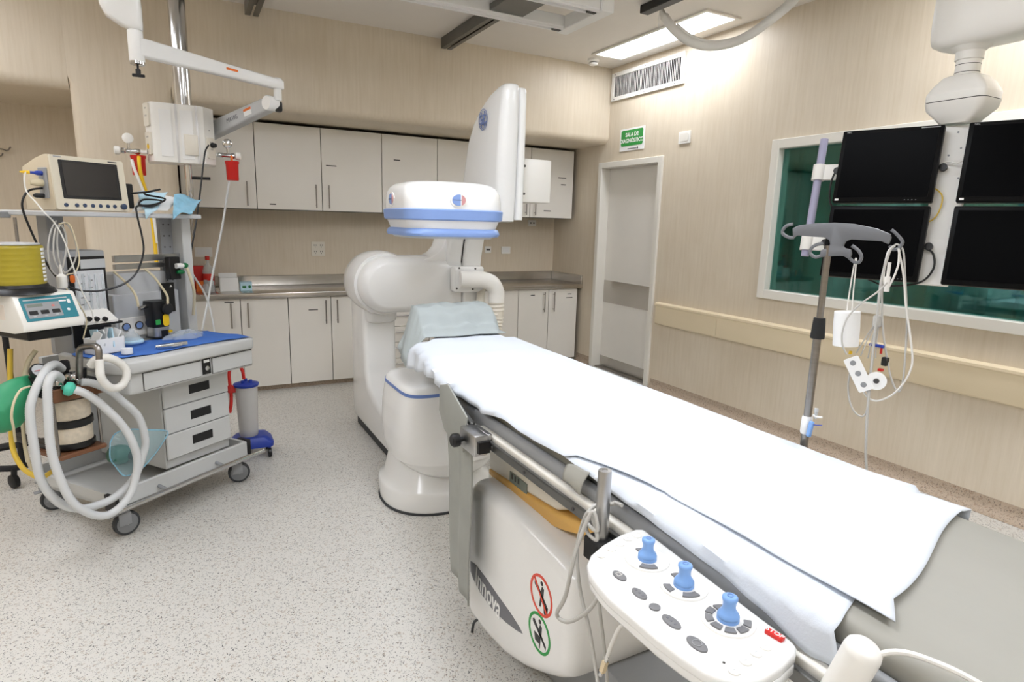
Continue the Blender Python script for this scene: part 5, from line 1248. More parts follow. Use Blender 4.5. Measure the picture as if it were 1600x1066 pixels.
c = cw(88, 594, -0.03); LB().lathe(CTI @ c, Z, [(0.026, -0.02), (0.026, 0.0), (0.020, 0.008), (0.010, 0.011)], 24).obj('dome_valve', 'chrome', hd_)
c = cw(102, 583, 0.05); LB().lathe(CTI @ c, Z, [(0.014, -0.03), (0.014, 0.01), (0.020, 0.014), (0.020, 0.05), (0.013, 0.056)], 18).obj('relief_valve', 'black', hd_)
LB().box((ax - 0.08, ay + 0.04, az(700)), (ax - 0.04, 0.35, az(690)), 0.004, 1).obj('support_arm', 'black', ab, smooth=30)
LB().box((ax + 0.12, ay, az(612)), (-0.032, ay + 0.06, az(600)), 0.004, 1).obj('support_arm', 'black', ab, smooth=30)
pA, pB = cw(126, 597, -0.06), cw(112, 609, -0.065)
B().cyl(cw(121, 594, -0.02), pA, 0.012, n=14).obj('circuit_port', 'chrome', hd_)
B().cyl(cw(92, 603, -0.02), cw(99, 606, -0.065), 0.010, n=14).obj('circuit_port', 'chrome', hd_)
# steel elbow riser on the head
b = LB()
e = [CTI @ cw(*p) for p in ((124, 600, -0.03), (124, 563, -0.05), (126, 545, -0.08), (140, 541, -0.13), (152, 543, -0.175), (155, 556, -0.185), (155, 566, -0.185))]
b.tube(e, 0.013, 14, 6)
b.obj('elbow_riser', 'steel', ab)
LB().cyl(CTI @ cw(128, 610, 0.01), CTI @ cw(128, 575, 0.01), 0.018, n=14).obj('riser_base', 'black', ab)
# breathing circuit
ft = thing('breathing_filter', 'mint green breathing filter on the absorber port', 'filter', cw(110, 607, -0.09))
cA, cB = cw(99, 606, -0.072), cw(118, 610, -0.10)
ad_ = (cB - cA).normalized()
B().lathe(cA, ad_, [(0.010, 0), (0.012, 0.004), (0.026, 0.007), (0.029, 0.016), (0.029, 0.028), (0.022, 0.036), (0.012, 0.042), (0.011, 0.052)], 24).obj('filter_body', 'mint', ft)
def hose(label, pts, r=0.0165, m_='hose'):
    o = B().tube(pts, r, 12, 10, ripple=0.06, pitch=0.0046).obj('corrugated_hose', m_, None, smooth=80); o['label'] = label; o['category'] = 'hose'; return o
HA = [(127, 597, -.07), (140, 598, -.08), (156, 603, -.09), (174, 613, -.10), (190, 626, -.11), (216, 651, -.12), (227, 689, -.12), (222, 715, -.125), (212, 742, -.13), (197, 762, -.135), (169, 783, -.14), (127, 795, -.145), (93, 786, -.13), (65, 752, -.11), (53, 696, -.10), (47, 645, -.09), (52, 618, -.08), (63, 594, -.07), (75, 575, -.04), (87, 570, 0.0), (97, 577, 0.03)]
hose('grey corrugated breathing hose in the outer of the two loops', [cw(*p) for p in HA])
HB = [(117, 609, -.108), (131, 614, -.125), (145, 622, -.145), (159, 633, -.16), (188, 661, -.185), (206, 689, -.20), (215, 722, -.205), (208, 761, -.205), (194, 786, -.205), (169, 805, -.205), (141, 803, -.20), (112, 783, -.185), (90, 738, -.16), (79, 696, -.14), (75, 640, -.12), (74, 610, -.11), (77, 594, -.10), (84, 586, -.085), (91, 588, -.06), (96, 594, -.045)]
hose('grey corrugated breathing hose ending in the mint green filter', [cw(*p) for p in HB])
HC = [(155, 562, -.185), (156, 575, -.19), (158, 590, -.20), (168, 603, -.205), (180, 607, -.205), (192, 601, -.205), (198, 588, -.205), (195, 575, -.20), (182, 564, -.195), (165, 559, -.19), (150, 562, -.16), (142, 572, -.13)]
hose('white corrugated hose curled over the worktop front corner', [cw(*p) for p in HC], 0.0165, 'cable_white')
gb = thing('breathing_bag', 'green rubber breathing bag hanging at the left frame edge', 'breathing bag', cw(15, 640, 0.0))
bgp = [cw(*p, 0.07) for p in ((48, 590), (36, 602), (22, 618), (12, 634), (0, 648), (-14, 660), (-22, 664))]
bb_ = [0.016, 0.045, 0.068, 0.080, 0.082, 0.06, 0.012]
def bagr(t):
    f = t * 6; i = min(int(f), 5); return bb_[i] + (bb_[i + 1] - bb_[i]) * (f - i)
B().tube(bgp, bagr, 24, 6).obj('bag', 'green_bag', gb, smooth=80)
B().tube([cw(50, 588, 0.02), cw(58, 600, 0.02), cw(70, 606, 0.03)], 0.014, 12, 5).obj('bag_mount', 'black', gb)
o = B().tube([cw(46, 604, -0.05), cw(32, 610, -0.07), cw(22, 628, -0.085), cw(18, 650, -0.085), cw(21, 668, -0.07), cw(24, 690, -0.03)], 0.0045, 8, 8).obj('sampling_line', 'cable_cream', None); o['label'] = 'thin pale sampling line in front of the green bag'; o['category'] = 'tube'
for lb, pts, r, m_ in (('yellow gas hose bending under the green bag', [(16, 545, .24), (16, 590, .23), (17, 650, .21), (20, 700, .14), (33, 728, .06), (50, 742, .03), (66, 746, .03), (84, 735, .08)], 0.010, 'yellow_tube'),
                       ('cream gas hose hanging beside the yellow hose', [(42, 600, .2), (36, 650, .19), (38, 690, .14), (44, 720, .09), (52, 738, .09)], 0.007, 'cable_cream'),
                       ('cream hose from the ventilator down to the absorber', [(56, 548, .2), (46, 562, .2), (40, 580, .19), (38, 598, .18)], 0.010, 'cable_cream')):
    o = B().tube([cw(*p) for p in pts], r, 10, 8).obj('gas_hose', m_, None); o['label'] = lb; o['category'] = 'hose'
# bag-mask set wrapped in clear plastic on the tray
mw = thing('resuscitator_pack', 'green resuscitator in a clear blue-edged plastic pouch on the tray', 'pouch', lw(0.12, 0.1, 0.17))
pk = [cw(*p) for p in ((172, 692, -.02), (180, 678, -.01), (200, 671, -.01), (232, 672, -.045), (262, 674, -.062), (255, 690, -.062), (240, 712, -.055), (218, 735, -.05), (196, 744, -.02), (186, 736, -.01), (180, 728, -.01), (172, 716, -.02))]
pc_ = Vector((0, 0, 0))
for p in pk: pc_ += p / len(pk)
def pouch(side):
    b = B()
    rings = []
    for k, f in enumerate((1.0, 0.85, 0.6, 0.3, 0.05)):
        rings.append([pc_ + (p - pc_) * f - CV * side * (0.004 + 0.045 * (1 - f ** 2)) for p in pk])
    return b.loft(rings, cap=False)
o = pouch(1); o.loft([[pc_ + (p - pc_) * f + CV * (0.004 + 0.04 * (1 - f ** 2)) for p in pk] for f in (1.0, 0.85, 0.6, 0.3, 0.05)], cap=False)
o.obj('pouch', 'clear_blue', mw, smooth=80)
B().tube(pk + [pk[0]], 0.003, 6, 3).obj('pouch_seal', 'pack_blue', mw)
B().lathe(cw(184, 710, 0.0), (cw(205, 712, 0.0) - cw(180, 712, 0.0)), [(0.01, -0.04), (0.036, -0.03), (0.046, 0.0), (0.044, 0.03), (0.03, 0.045), (0.022, 0.05)], 24).obj('resuscitator', 'dark_green', mw)
B().lathe(cw(204, 711, -0.03), -CV, [(0.022, 0), (0.022, 0.015), (0.008, 0.017)], 18).obj('valve', 'black', mw)
# ventilator box with yellow bellows
vt = thing('ventilator', 'white ventilator box with teal keypad under a yellow bellows', 'ventilator', lw(-0.25, 0.1, 1.0))
v0, v1, v2, v3 = cl(20, 463, 0.0), cl(111, 454, 0.0), cl(133, 504, -0.05), cl(38, 524, -0.05)
VX0, VX1 = (v0.x + v3.x) / 2 - 0.004, (v1.x + v2.x) / 2 + 0.004
VT, VB = (v0.z + v1.z) / 2, (v2.z + v3.z) / 2
vb = LB().prism([(0.0, VT), (-0.055, VB + 0.028), (-0.05, VB), (0.02, VB - 0.012), (0.26, VB - 0.012), (0.26, VT)], (VX0, 0, 0), Y, Z, VX1 - VX0, 0.006, 2).obj('box', 'white', vt, smooth=40)
fo = Vector((0, -0.001, VT)); fv = Vector((0, 0.055, VT - VB - 0.028)).normalized(); fl_ = (Vector((0, 0.055, VT - VB - 0.028))).length
fc = Vector(((VX0 + VX1) / 2, -0.0285, (VT + VB + 0.028) / 2)); fn_ = X.cross(fv)
FWd = VX1 - VX0
def vp(poly, m_, nm, cx=0.0, cy=0.0, d=0.0015, off=0.0, parent=None): return LB().prism(poly, fc + X * cx + fv * cy + fn_ * off, X, fv, d).obj(nm, m_, parent or vb, smooth=0)
kpnl = vp(rrect(FWd * 0.84, fl_ * 0.80, 0.004, 2), 'teal_panel', 'keypad')
vp(rrect(FWd * 0.55, fl_ * 0.50, 0.003, 2), 'grey', 'key_field', -FWd * 0.10, -fl_ * 0.06, 0.001, 0.0015, kpnl)
for k in range(3): vp(rrect(FWd * 0.13, fl_ * 0.13, 0.001, 1), 'black_soft', 'readout', -FWd * 0.28 + FWd * 0.18 * k, -fl_ * 0.13, 0.001, 0.0025, kpnl)
vp(rrect(FWd * 0.24, fl_ * 0.09, 0.001, 1), 'lcd', 'readout', -FWd * 0.22, fl_ * 0.11, 0.001, 0.0025, kpnl)
vp(rrect(FWd * 0.045, fl_ * 0.06, 0.001, 1), 'led', 'lamp', 0.06 * FWd, fl_ * 0.06, 0.001, 0.0025, kpnl)
for k in range(3): vp(rrect(FWd * 0.05, fl_ * 0.03, 0.0005, 1), 'grey_light', 'key_print', -FWd * 0.28 + FWd * 0.18 * k, -fl_ * 0.25, 0.0006, 0.0025, kpnl)
vp(rrect(FWd * 0.70, fl_ * 0.035, 0.0005, 1), 'grey_light', 'scale_print', -FWd * 0.02, fl_ * 0.30, 0.0006, 0.0015, kpnl)
vp(rrect(FWd * 0.05, fl_ * 0.14, 0.001, 1), 'paper', 'emblem', FWd * 0.34, fl_ * 0.16, 0.0006, 0.0015, kpnl)
vp(rrect(FWd * 0.12, fl_ * 0.05, 0.001, 1), 'paper', 'name_print', FWd * 0.24, fl_ * 0.19, 0.0006, 0.0015, kpnl)
vp(ellipse(0.006, 0.006, 14), 'paper', 'power_mark', FWd * 0.29, -fl_ * 0.12, 0.0006, 0.0015, kpnl)
LB().box((VX0 - 0.001, 0.06, VB + 0.04), (VX0, 0.13, VB + 0.10)).obj('side_label', 'pink_label', vb, smooth=0)
bc = CTI @ cw(27, 440, 0.10); BR = 0.098
LB().lathe((bc.x, 0.10, VT), Z, [(BR + 0.03, 0), (BR + 0.022, 0.016), (BR + 0.006, 0.024), (BR + 0.002, 0.036)], 32).obj('bellows_base', 'black', vt)
bz = VT + 0.036; bt = cl(27, 383, 0.10).z
prof = []
nb = 7
for k in range(nb):
    z0 = bz + (bt - bz) * k / nb; z1 = bz + (bt - bz) * (k + 1) / nb
    prof += [(BR * 0.985, z0 - bz), (BR, z0 - bz + (z1 - z0) * 0.35), (BR, z0 - bz + (z1 - z0) * 0.75)]
prof += [(BR * 0.96, bt - bz), (BR * 0.5, bt - bz + 0.004)]
bl = LB().lathe((bc.x, 0.10, bz), Z, prof, 40).obj('bellows', 'bellows', vt, smooth=40)
for k in range(9):
    z = bz + (bt - bz) * (0.06 + 0.1 * k); a_ = math.radians(-58); a2 = math.radians(-42)
    LB().grid(lambda u, v: Vector((bc.x + (BR + 0.0015) * math.cos(a_ + (a2 - a_) * u), 0.10 + (BR + 0.0015) * math.sin(a_ + (a2 - a_) * u), z + 0.011 * v)), 4, 1).obj('scale_tick', 'paper', bl, solid=0.001)
LB().lathe((bc.x, 0.10, bt + 0.003), Z, [(BR * 0.9, 0), (BR * 0.9, 0.005), (BR * 0.4, 0.008)], 32).obj('bellows_lid', 'grey_light', vt)
for dx in (-0.06, 0.05): LB().cyl((bc.x + dx, 0.16, VT), (bc.x + dx, 0.16, SHZ - 0.03), 0.006, n=10).obj('guide_rod', 'steel', vt)
b = LB().box((VX0 + 0.05, 0.02, VB - 0.05), (VX1 - 0.01, 0.42, VB - 0.012), 0.006, 1)
b.obj('mount_block', 'black', vt, smooth=30)
LB().box((VX1 - 0.03, 0.30, VB - 0.04), (min(0.044, cl(97, 500, 0.22).x - 0.004), 0.42, VB - 0.015), 0.004, 1).obj('mount_arm', 'black', vt, smooth=30)
# black wheeled stand at the left frame edge
st = thing('wheeled_stand', 'black wheeled stand base at the left edge beside the cart', 'stand', lw(-0.42, 0.35, 0))
sp0 = at(20, 757, z=0.03)
k = B()
k.tube([at(-60, 735, z=0.13), at(22, 732, z=0.11), at(60, 722, z=0.11)], 0.018, 8, 1)
k.tube([at(-60, 712, z=0.18), at(40, 692, z=0.18), at(95, 688, z=0.18)], 0.022, 8, 1)
k.obj('legs', 'black', st)
B().cyl(at(35, 725, z=0.12), at(35, 725, z=0.12) + Z * 0.80, 0.014, n=14).obj('post', 'black_soft', st)
cs = B().lathe(at(22, 752, z=0.04) - CU * 0.016, CU, [(0.030, 0), (0.038, 0.004), (0.038, 0.028), (0.030, 0.032)], 20).obj('caster', 'black', st)
B().cyl(at(22, 752, z=0.04), at(22, 733, z=0.11), 0.014, n=12).obj('caster_stem', 'black', cs)
# ------------------------------------------------------------------ on the worktop
WT = 0.853
def wp_(px, py, z=WT): return at(px, py, z=z)
bs = [wp_(*p, WT + 0.001) for p in ((95, 553), (140, 532), (240, 521), (300, 514), (352, 524), (362, 528), (330, 535), (290, 543), (240, 553), (190, 564), (150, 562), (120, 560))]
loc = [CTI @ p for p in bs]
loc = [Vector((max(-0.025, min(0.725, p.x)), max(-0.143, min(0.265, p.y)), 0)) for p in loc]
b = LB()
def bsf(u, v):
    x = -0.022 + 0.72 * u; y = -0.120 + 0.06 * (1 - u) + (0.20 - (-0.120)) * v * (1.0 - 0.18 * (1 - u))
    y += 0.012 * math.sin(9 * u + 2) * (1 - v); x += 0.01 * math.sin(7 * v)
    return Vector((x, y, WT + 0.0062 + 0.0025 * math.sin(17 * u + 3 * v) * math.sin(11 * v + 1) + 0.0012 * math.sin(41 * u)))
o = b.grid(bsf, 60, 24).obj('blue_cloth', 'blue_cloth', None, smooth=80, solid=0.0015); o['label'] = 'blue disposable cloth covering the anaesthesia worktop'; o['category'] = 'cloth'
WZ = WT + 0.0112
vz = thing('vaporizer', 'black vaporizer with yellow label and steel lower body on the worktop', 'vaporizer', wp_(253, 532))
q = CTI @ wp_(258, 531); vx, vy = q.x, q.y + 0.045
def vzz(py): return cl(252, py, vy - 0.045).z
LB().loft([[Vector((vx + u, vy + v, z)) for u, v in rrect(w, d, 0.018, 4)] for z, w, d in ((WZ, 0.098, 0.088), (WZ + 0.004, 0.102, 0.092), (WZ + 0.008, 0.094, 0.084))]).obj('foot', 'black', vz, smooth=40)
LB().loft([[Vector((vx + u, vy + v, z)) for u, v in rrect(w, d, 0.022, 4)] for z, w, d in ((WZ + 0.008, 0.09, 0.08), (vzz(505), 0.088, 0.078))]).obj('steel_body', 'alu', vz, smooth=40)
vbk = LB().loft([[Vector((vx + u, vy + v, z)) for u, v in rrect(w, d, 0.022, 4)] for z, w, d in ((vzz(512), 0.0885, 0.08), (vzz(490), 0.096, 0.09), (vzz(478), 0.104, 0.096), (vzz(471), 0.10, 0.092))]).obj('black_body', 'black', vz, smooth=40)
dl = LB().lathe((vx + 0.018, vy - 0.045, vzz(483)), -Y, [(0.028, 0), (0.030, 0.006), (0.030, 0.016), (0.024, 0.022), (0.010, 0.023)], 24).obj('dial', 'black_soft', vbk)
LB().prism(rrect(0.034, 0.062, 0.015, 4), (vx + 0.012, vy - 0.0475, vzz(501)), X, Z, 0.003).obj('yellow_label', 'yellow', vbk)
LB().prism(rrect(0.026, 0.026, 0.003, 2), (vx - 0.030, vy - 0.044, vzz(503)), X, Z, 0.002).obj('green_label', 'green', vbk)
LB().box((vx - 0.012, vy - 0.044, vzz(528)), (vx + 0.02, vy - 0.039, vzz(517))).obj('sight_glass', 'black', vz, smooth=0)
LB().box((vx + 0.026, vy - 0.046, vzz(522)), (vx + 0.046, vy - 0.040, vzz(518))).obj('small_yellow_label', 'yellow', vz, smooth=0)
LB().cyl((vx - 0.05, vy, vzz(478)), (vx - 0.095, vy - 0.005, vzz(480)), 0.010, n=12).obj('inlet_stub', 'chrome', vbk)
for lb, pts in (('cream tube from the crossbars down to the vaporizer inlet', [(178, 425, .3), (195, 440, .25), (208, 455, .2), (214, 468, .18), (216, 478, .12)]), ('cream tube from the right crossbar down to the vaporizer top', [(226, 420, .3), (240, 432, .27), (252, 448, .22), (261, 462, .16), (262, 474, .1)])):
    o = B().tube([cw(*p) for p in pts], 0.006, 8, 8).obj('gas_tube', 'cable_cream', None); o['label'] = lb; o['category'] = 'tube'
# small things lying on the cloth
lg = thing('laryngoscope', 'steel laryngoscope lying on the blue cloth near the front', 'laryngoscope', wp_(265, 541, WZ))
l0, l1 = wp_(243, 542, WZ + 0.012), wp_(292, 536, WZ + 0.012)
B().tube([l0, l0.lerp(l1, 0.5) , l1], lambda t: 0.008 + 0.002 * t, 12, 3).obj('handle', 'chrome', lg)
B().tube([l0 + Vector((0, 0, -0.003)), l0.lerp(l1, 0.35) - CV * 0.022, l0.lerp(l1, 0.72) - CV * 0.024], 0.006, 8, 4).obj('blade', 'chrome', lg)
tr = thing('tape_roll', 'white roll of adhesive tape at the cloth front edge', 'tape', wp_(201, 551, WZ))
c = wp_(201, 553, WZ) + CV * 0.01
B().lathe(c, Z, [(0.010, 0.0), (0.0235, 0), (0.0235, 0.024), (0.010, 0.024)], 24).loft([[c + Vector((math.cos(a * 0.2618), math.sin(a * 0.2618), 0)) * 0.010 + Z * h for a in range(24)] for h in (0.0, 0.024)], cap=False).obj('tape', 'paper', tr)
sb_ = thing('supply_box', 'open white box of wrapped packets at the left of the worktop', 'box', wp_(172, 545, WZ))
bcx = CTI @ wp_(176, 552, WZ); bx_, by_ = bcx.x, bcx.y + 0.05
b = LB()
for a0, b0, a1, b1 in ((-0.065, -0.045, 0.065, -0.042), (-0.065, 0.042, 0.065, 0.045), (-0.065, -0.045, -0.062, 0.045), (0.062, -0.045, 0.065, 0.045)): b.box((bx_ + a0, by_ + b0, WZ), (bx_ + a1, by_ + b1, WZ + 0.07))
b.box((bx_ - 0.065, by_ - 0.045, WZ), (bx_ + 0.065, by_ + 0.045, WZ + 0.003))
b.obj('carton', 'paper', sb_, smooth=0)
for k in range(7):
    a_ = random.uniform(-0.5, 0.5); e_ = random.uniform(-0.4, 0.4)
    LB().obox((bx_ - 0.045 + 0.015 * k, by_ + random.uniform(-0.015, 0.015), WZ + 0.062 + 0.004 * (k % 3)), (0.006, 0.055, 0.085), Matrix.Rotation(a_, 3, 'Y') @ Matrix.Rotation(e_, 3, 'X')).obj('packet', ('paper', 'paper_blue', 'grey_light')[k % 3], sb_, smooth=0)
mk = thing('face_mask', 'clear anaesthetic face mask with pale blue cushion on the cloth', 'mask', wp_(215, 537, WZ))
mc = CTI @ wp_(213, 538, WZ)
LB().lathe(Vector((mc.x, mc.y + 0.03, WZ)), Z, [(0.045, 0.012), (0.040, 0.03), (0.028, 0.048), (0.014, 0.058), (0.012, 0.075)], 24, cap=False).obj('dome', 'clear', mk)
LB().tube([Vector((mc.x + 0.043 * math.cos(a), mc.y + 0.03 + 0.043 * math.sin(a), WZ + 0.012)) for a in [k * 0.5236 for k in range(12)]], 0.010, 8, 3, closed=True).obj('cushion', 'paper_blue', mk)
pg = thing('plastic_bag', 'crumpled clear plastic bag on the right end of the blue cloth', 'bag', wp_(310, 524, WZ))
pgc = CTI @ wp_(303, 527, WZ)
def bagf(u, v):
    a = 2 * math.pi * u; r = 0.085 * math.sin(math.pi * v * 0.5) * (1 + 0.15 * math.sin(3 * a) + 0.08 * math.sin(7 * a + 1))
    return Vector((pgc.x - 0.02 + r * 1.2 * math.cos(a), pgc.y + 0.035 + r * 0.75 * math.sin(a), WZ + 0.001 + 0.035 * math.cos(math.pi * v * 0.5) ** 1.2 + 0.006 * (1 - v) * math.sin(5 * a + 9 * v)))
LB().grid(bagf, 40, 14).obj('film', 'clear', pg, smooth=25)
# ------------------------------------------------------------------ on the top shelf
pm = thing('patient_monitor', 'beige patient monitor with dark screen and blue buttons on the top shelf', 'monitor', lw(0.14, 0.3, SHZ))
m0, m1, m2, m3 = cl(72, 240, 0.2), cl(188, 252, 0.2), cl(201, 330, 0.19), cl(88, 326, 0.19)
mx0, mx1 = (m0.x + m3.x) / 2, (m1.x + m2.x) / 2; mzt = (m0.z + m1.z) / 2; mzb = SHZ + 0.004
LB().prism([(0.185, mzb), (0.185, mzb + 0.02), (0.205, mzt), (0.24, mzt), (0.30, mzt - 0.015), (0.40, mzt - 0.05), (0.40, mzb)], (mx0, 0, 0), Y, Z, mx1 - mx0, 0.006, 2).obj('casing', 'beige_side', pm, smooth=40)
tl_ = Vector((0, 0.020, mzt - mzb - 0.02)).normalized()
def mf(px, py): return cl(px, py, 0.19)
fcx = (mx0 + mx1) / 2; mh = mzt - mzb; mwid = mx1 - mx0
fcc = Vector((fcx, 0.192, (mzt + mzb) / 2)); mn = X.cross(tl_)
def mq(cx, cy, w, h, r, m_, nm, off, d, parent=None): return LB().prism(rrect(w, h, r, 3), fcc + X * (cx * mwid) + tl_ * (cy * mh) + mn * off, X, tl_, d).obj(nm, m_, parent or pm, smooth=30)
bzl = mq(0, 0.0, mwid * 0.995, mh * 0.985, 0.008, 'beige_case', 'front_bezel', 0.0, 0.010)
mq(0.0, 0.065, mwid * 0.80, mh * 0.70, 0.004, 'black', 'screen_surround', 0.010, 0.002)
mq(0.0, 0.075, mwid * 0.72, mh * 0.62, 0.004, 'screen', 'screen', 0.012, 0.0015)
for k, cx in enumerate((-0.385, -0.245, -0.14, -0.03, 0.075, 0.18, 0.28)):
    LB().lathe(fcc + X * (cx * mwid) + tl_ * (-0.405 * mh) + mn * 0.010, mn, [(0.0085, 0), (0.0085, 0.003), (0.006, 0.004)], 14).obj('button', 'blue_dark', bzl)
LB().lathe(fcc + X * (0.405 * mwid) + tl_ * (-0.405 * mh) + mn * 0.010, mn, [(0.013, 0), (0.013, 0.012), (0.010, 0.014)], 18).obj('rotary_knob', 'blue_dark', bzl)
mq(0.34, 0.455, mwid * 0.13, 0.005, 0.001, 'ink', 'name_print', 0.010, 0.0005)
mq(-0.40, 0.465, mwid * 0.10, 0.005, 0.001, 'grey', 'name_print', 0.010, 0.0005)
sp_ = LB().box((mx0 - 0.006, 0.215, mzb + 0.05), (mx0 + 0.001, 0.275, mzb + 0.18), 0.002, 1).obj('connector_panel', 'grey', pm, smooth=30)
LB().lathe(Vector((mx0 - 0.006, 0.245, mzb + 0.155)), -X, [(0.010, 0), (0.010, 0.02), (0.006, 0.03), (0.006, 0.055)], 12).obj('blue_connector', 'blue_base', sp_)
LB().lathe(Vector((mx0 - 0.055, 0.245, mzb + 0.155)), -X, [(0.007, 0), (0.006, 0.02), (0.003, 0.035)], 12).obj('yellow_connector', 'yellow', sp_)
LB().lathe(Vector((mx0 - 0.006, 0.25, mzb + 0.115)), -X, [(0.016, 0), (0.016, 0.025), (0.010, 0.05)], 14).obj('cream_connector', 'cable_cream', sp_)
LB().lathe(Vector((mx0 - 0.006, 0.25, mzb + 0.06)), -X, [(0.010, 0), (0.010, 0.03), (0.006, 0.04)], 12).obj('black_connector', 'black', sp_)
pw = thing('power_supply', 'black power supply box with coiled cord right of the patient monitor', 'power supply', cw(204, 326, 0.26))
fb(197, 287, 211, 326, 0.26, 0.12, 0.004, 1).obj('box', 'black_soft', pw, smooth=40)
def lay(label, cat, name, pts, m_, z, wob=0.006, grp=None):
    P3 = [at(p[0], p[1], z=z + 0.0) if False else cw(p[0], p[1], p[2]) for p in pts]
    a, bq, c, d = P3
    def f(u, v):
        p = a.lerp(bq, u).lerp(d.lerp(c, u), v); p = p + Z * (wob * math.sin(6 * u + 2 * v) * math.sin(4 * v + 1))
        q = CTI @ p
        if q.y > 0.150: p.z = max(p.z, SHZ + z + abs(p.z - SHZ) * 0.05)
        return p
    o = B().grid(f, 14, 10).obj(name, m_, None, smooth=70, solid=0.001); o['label'] = label; o['category'] = cat
    return o
lay('white leaflet hanging over the top shelf edge', 'paper', 'paper_sheet', ((226, 299, .36), (282, 309, .36), (262, 328, .18), (205, 330, .18)), 'paper', 0.003, 0.004)
lay('white and blue wrapper drooping off the front of the shelf', 'wrapper', 'paper_wrapper', ((214, 300, .29), (262, 300, .29), (246, 326, .145), (228, 342, .135)), 'paper_blue', 0.020, 0.004)
lay('shiny blue sterile pack drooping from the shelf right end', 'package', 'sterile_pack', ((272, 304, .26), (316, 311, .26), (300, 331, .14), (270, 340, .125)), 'pack_blue', 0.018, 0.012)
o = B().tube([cw(*p) for p in ((206, 302, .20), (232, 300, .2), (250, 296, .22), (225, 303, .2), (258, 311, .2), (240, 320, .18), (218, 320, .17), (225, 312, .18), (252, 314, .18), (238, 323, .16), (215, 322, .155), (214, 335, .14), (222, 370, .13), (224, 395, .12), (214, 425, .12), (195, 443, .12), (165, 453, .13), (135, 455, .15), (112, 450, .17), (95, 440, .2), (75, 415, .22), (55, 375, .24), (38, 335, .25), (35, 315, .25), (45, 298, .25), (66, 294, .25))], 0.0045, 8, 8).obj('cord', 'black', pw)
for lb, pts, m_, r in (('pale cable hanging from the monitor side down to the flow tower', [(40, 268, .24), (38, 282, .24), (42, 300, .23), (56, 316, .20), (70, 333, .14), (85, 348, .14), (100, 375, .13), (112, 410, .12), (128, 455, .11), (143, 485, .10), (147, 505, .09)], 'cable_white', 0.003),
                       ('bundle of coiled pale sensor cables left of the flow meter', [(88, 345, .2), (80, 360, .19), (75, 390, .18), (80, 420, .17), (92, 430, .17), (100, 410, .17), (104, 375, .18), (96, 352, .18), (86, 360, .17), (84, 400, .16), (96, 425, .16), (110, 420, .16), (120, 395, .16), (114, 365, .17), (100, 348, .18), (90, 362, .17), (92, 405, .16), (106, 440, .16)], 'cable_grey', 0.0035),
                       ('thin pale lead looping beside the flow meter chart', [(92, 350, .17), (108, 350, .17), (118, 375, .15), (124, 405, .14), (118, 425, .13), (104, 430, .13), (100, 445, .13), (120, 470, .12), (135, 500, .12), (130, 530, .12)], 'cable_cream', 0.0028)):
    o = B().tube([cw(*p) for p in pts], r, 8, 8).obj('sensor_cable', m_, None); o['label'] = lb; o['category'] = 'cable'
o = thing('temperature_probe', 'white probe housing hanging beside the ventilator keypad', 'probe', cw(97, 450, 0.1))
B().lathe(cw(98, 450, 0.11), Z, [(0.016, 0), (0.019, 0.004), (0.019, 0.05), (0.006, 0.062), (0.004, 0.10)], 18).obj('housing', 'white', o)
B().lathe(cw(114, 442, 0.14), Z, [(0.006, 0), (0.010, 0.006), (0.010, 0.028), (0.006, 0.034)], 12).obj('red_tab', 'orange', o)
# tubes on the right end of the cart
for lb, pts, m_, r in (('pale tube from the green valve down behind the worktop', [(292, 419, .22), (298, 435, .2), (303, 455, .2), (303, 478, .235), (302, 492, .25)], 'cable_cream', 0.008),
                       ('clear suction tube from the right red jar down to the suction stand', None, 'hose', 0.0055)):
    if pts is None: continue
    o = B().tube([cw(*p) for p in pts], r, 8, 8).obj('gas_tube', m_, None); o['label'] = lb; o['category'] = 'tube'
for lb, pts, m_, r in (('clear tube crossing from the green valve down past the steel worktop', [(294, 418, 4.05), (305, 435, 4.15), (318, 455, 4.2), (326, 475, 4.2), (332, 500, 4.15), (336, 525, 4.1), (338, 545, 4.05)], 'hose', 0.006),
                       ('white ribbon tubes behind the right cart upright', [(282, 420, 3.95), (284, 460, 3.97), (290, 500, 3.98), (294, 518, 3.98)], 'cable_white', 0.014)):
    o = B().tube([at(p[0], p[1], y=p[2]) for p in pts], r, 8, 8).obj('hanging_tube', m_, None); o['label'] = lb; o['category'] = 'tube'
# =================================================================== suction jar trolley
sx, sy = 0.285, 4.0
su = thing('suction_stand', 'blue wheeled suction stand with frosted jar and red tube', 'suction unit', (sx, sy, 0))
zj = lambda py: at(385, py, y=sy).z
B().lathe((sx, sy, zj(680)), Z, [(0.052, 0), (0.055, 0.006), (0.066, zj(602) - zj(680) - 0.004), (0.066, zj(602) - zj(680))], 32, cap=True).obj('jar', 'canister', su, smooth=50)
ld = B().lathe((sx, sy, zj(603)), Z, [(0.070, 0), (0.074, 0.006), (0.074, 0.016), (0.05, 0.022), (0.045, 0.024)], 32).obj('lid', 'blue_base', su)
for dx, dy in ((-0.02, -0.02), (0.025, -0.015), (0.0, 0.03)): B().cyl((sx + dx, sy + dy, zj(603) + 0.02), (sx + dx, sy + dy, zj(603) + 0.04), 0.011, n=12).obj('lid_port', 'blue_base', ld)
b = B().loft([[Vector((sx + 0.015 + u, sy + v, z)) for u, v in rrect(w, d, 0.03, 4)] for z, w, d in ((0.075, 0.24, 0.20), (0.10, 0.245, 0.205), (0.135, 0.18, 0.16), (zj(680), 0.12, 0.12))])
b.obj('wheeled_base', 'blue_base', su, smooth=40)
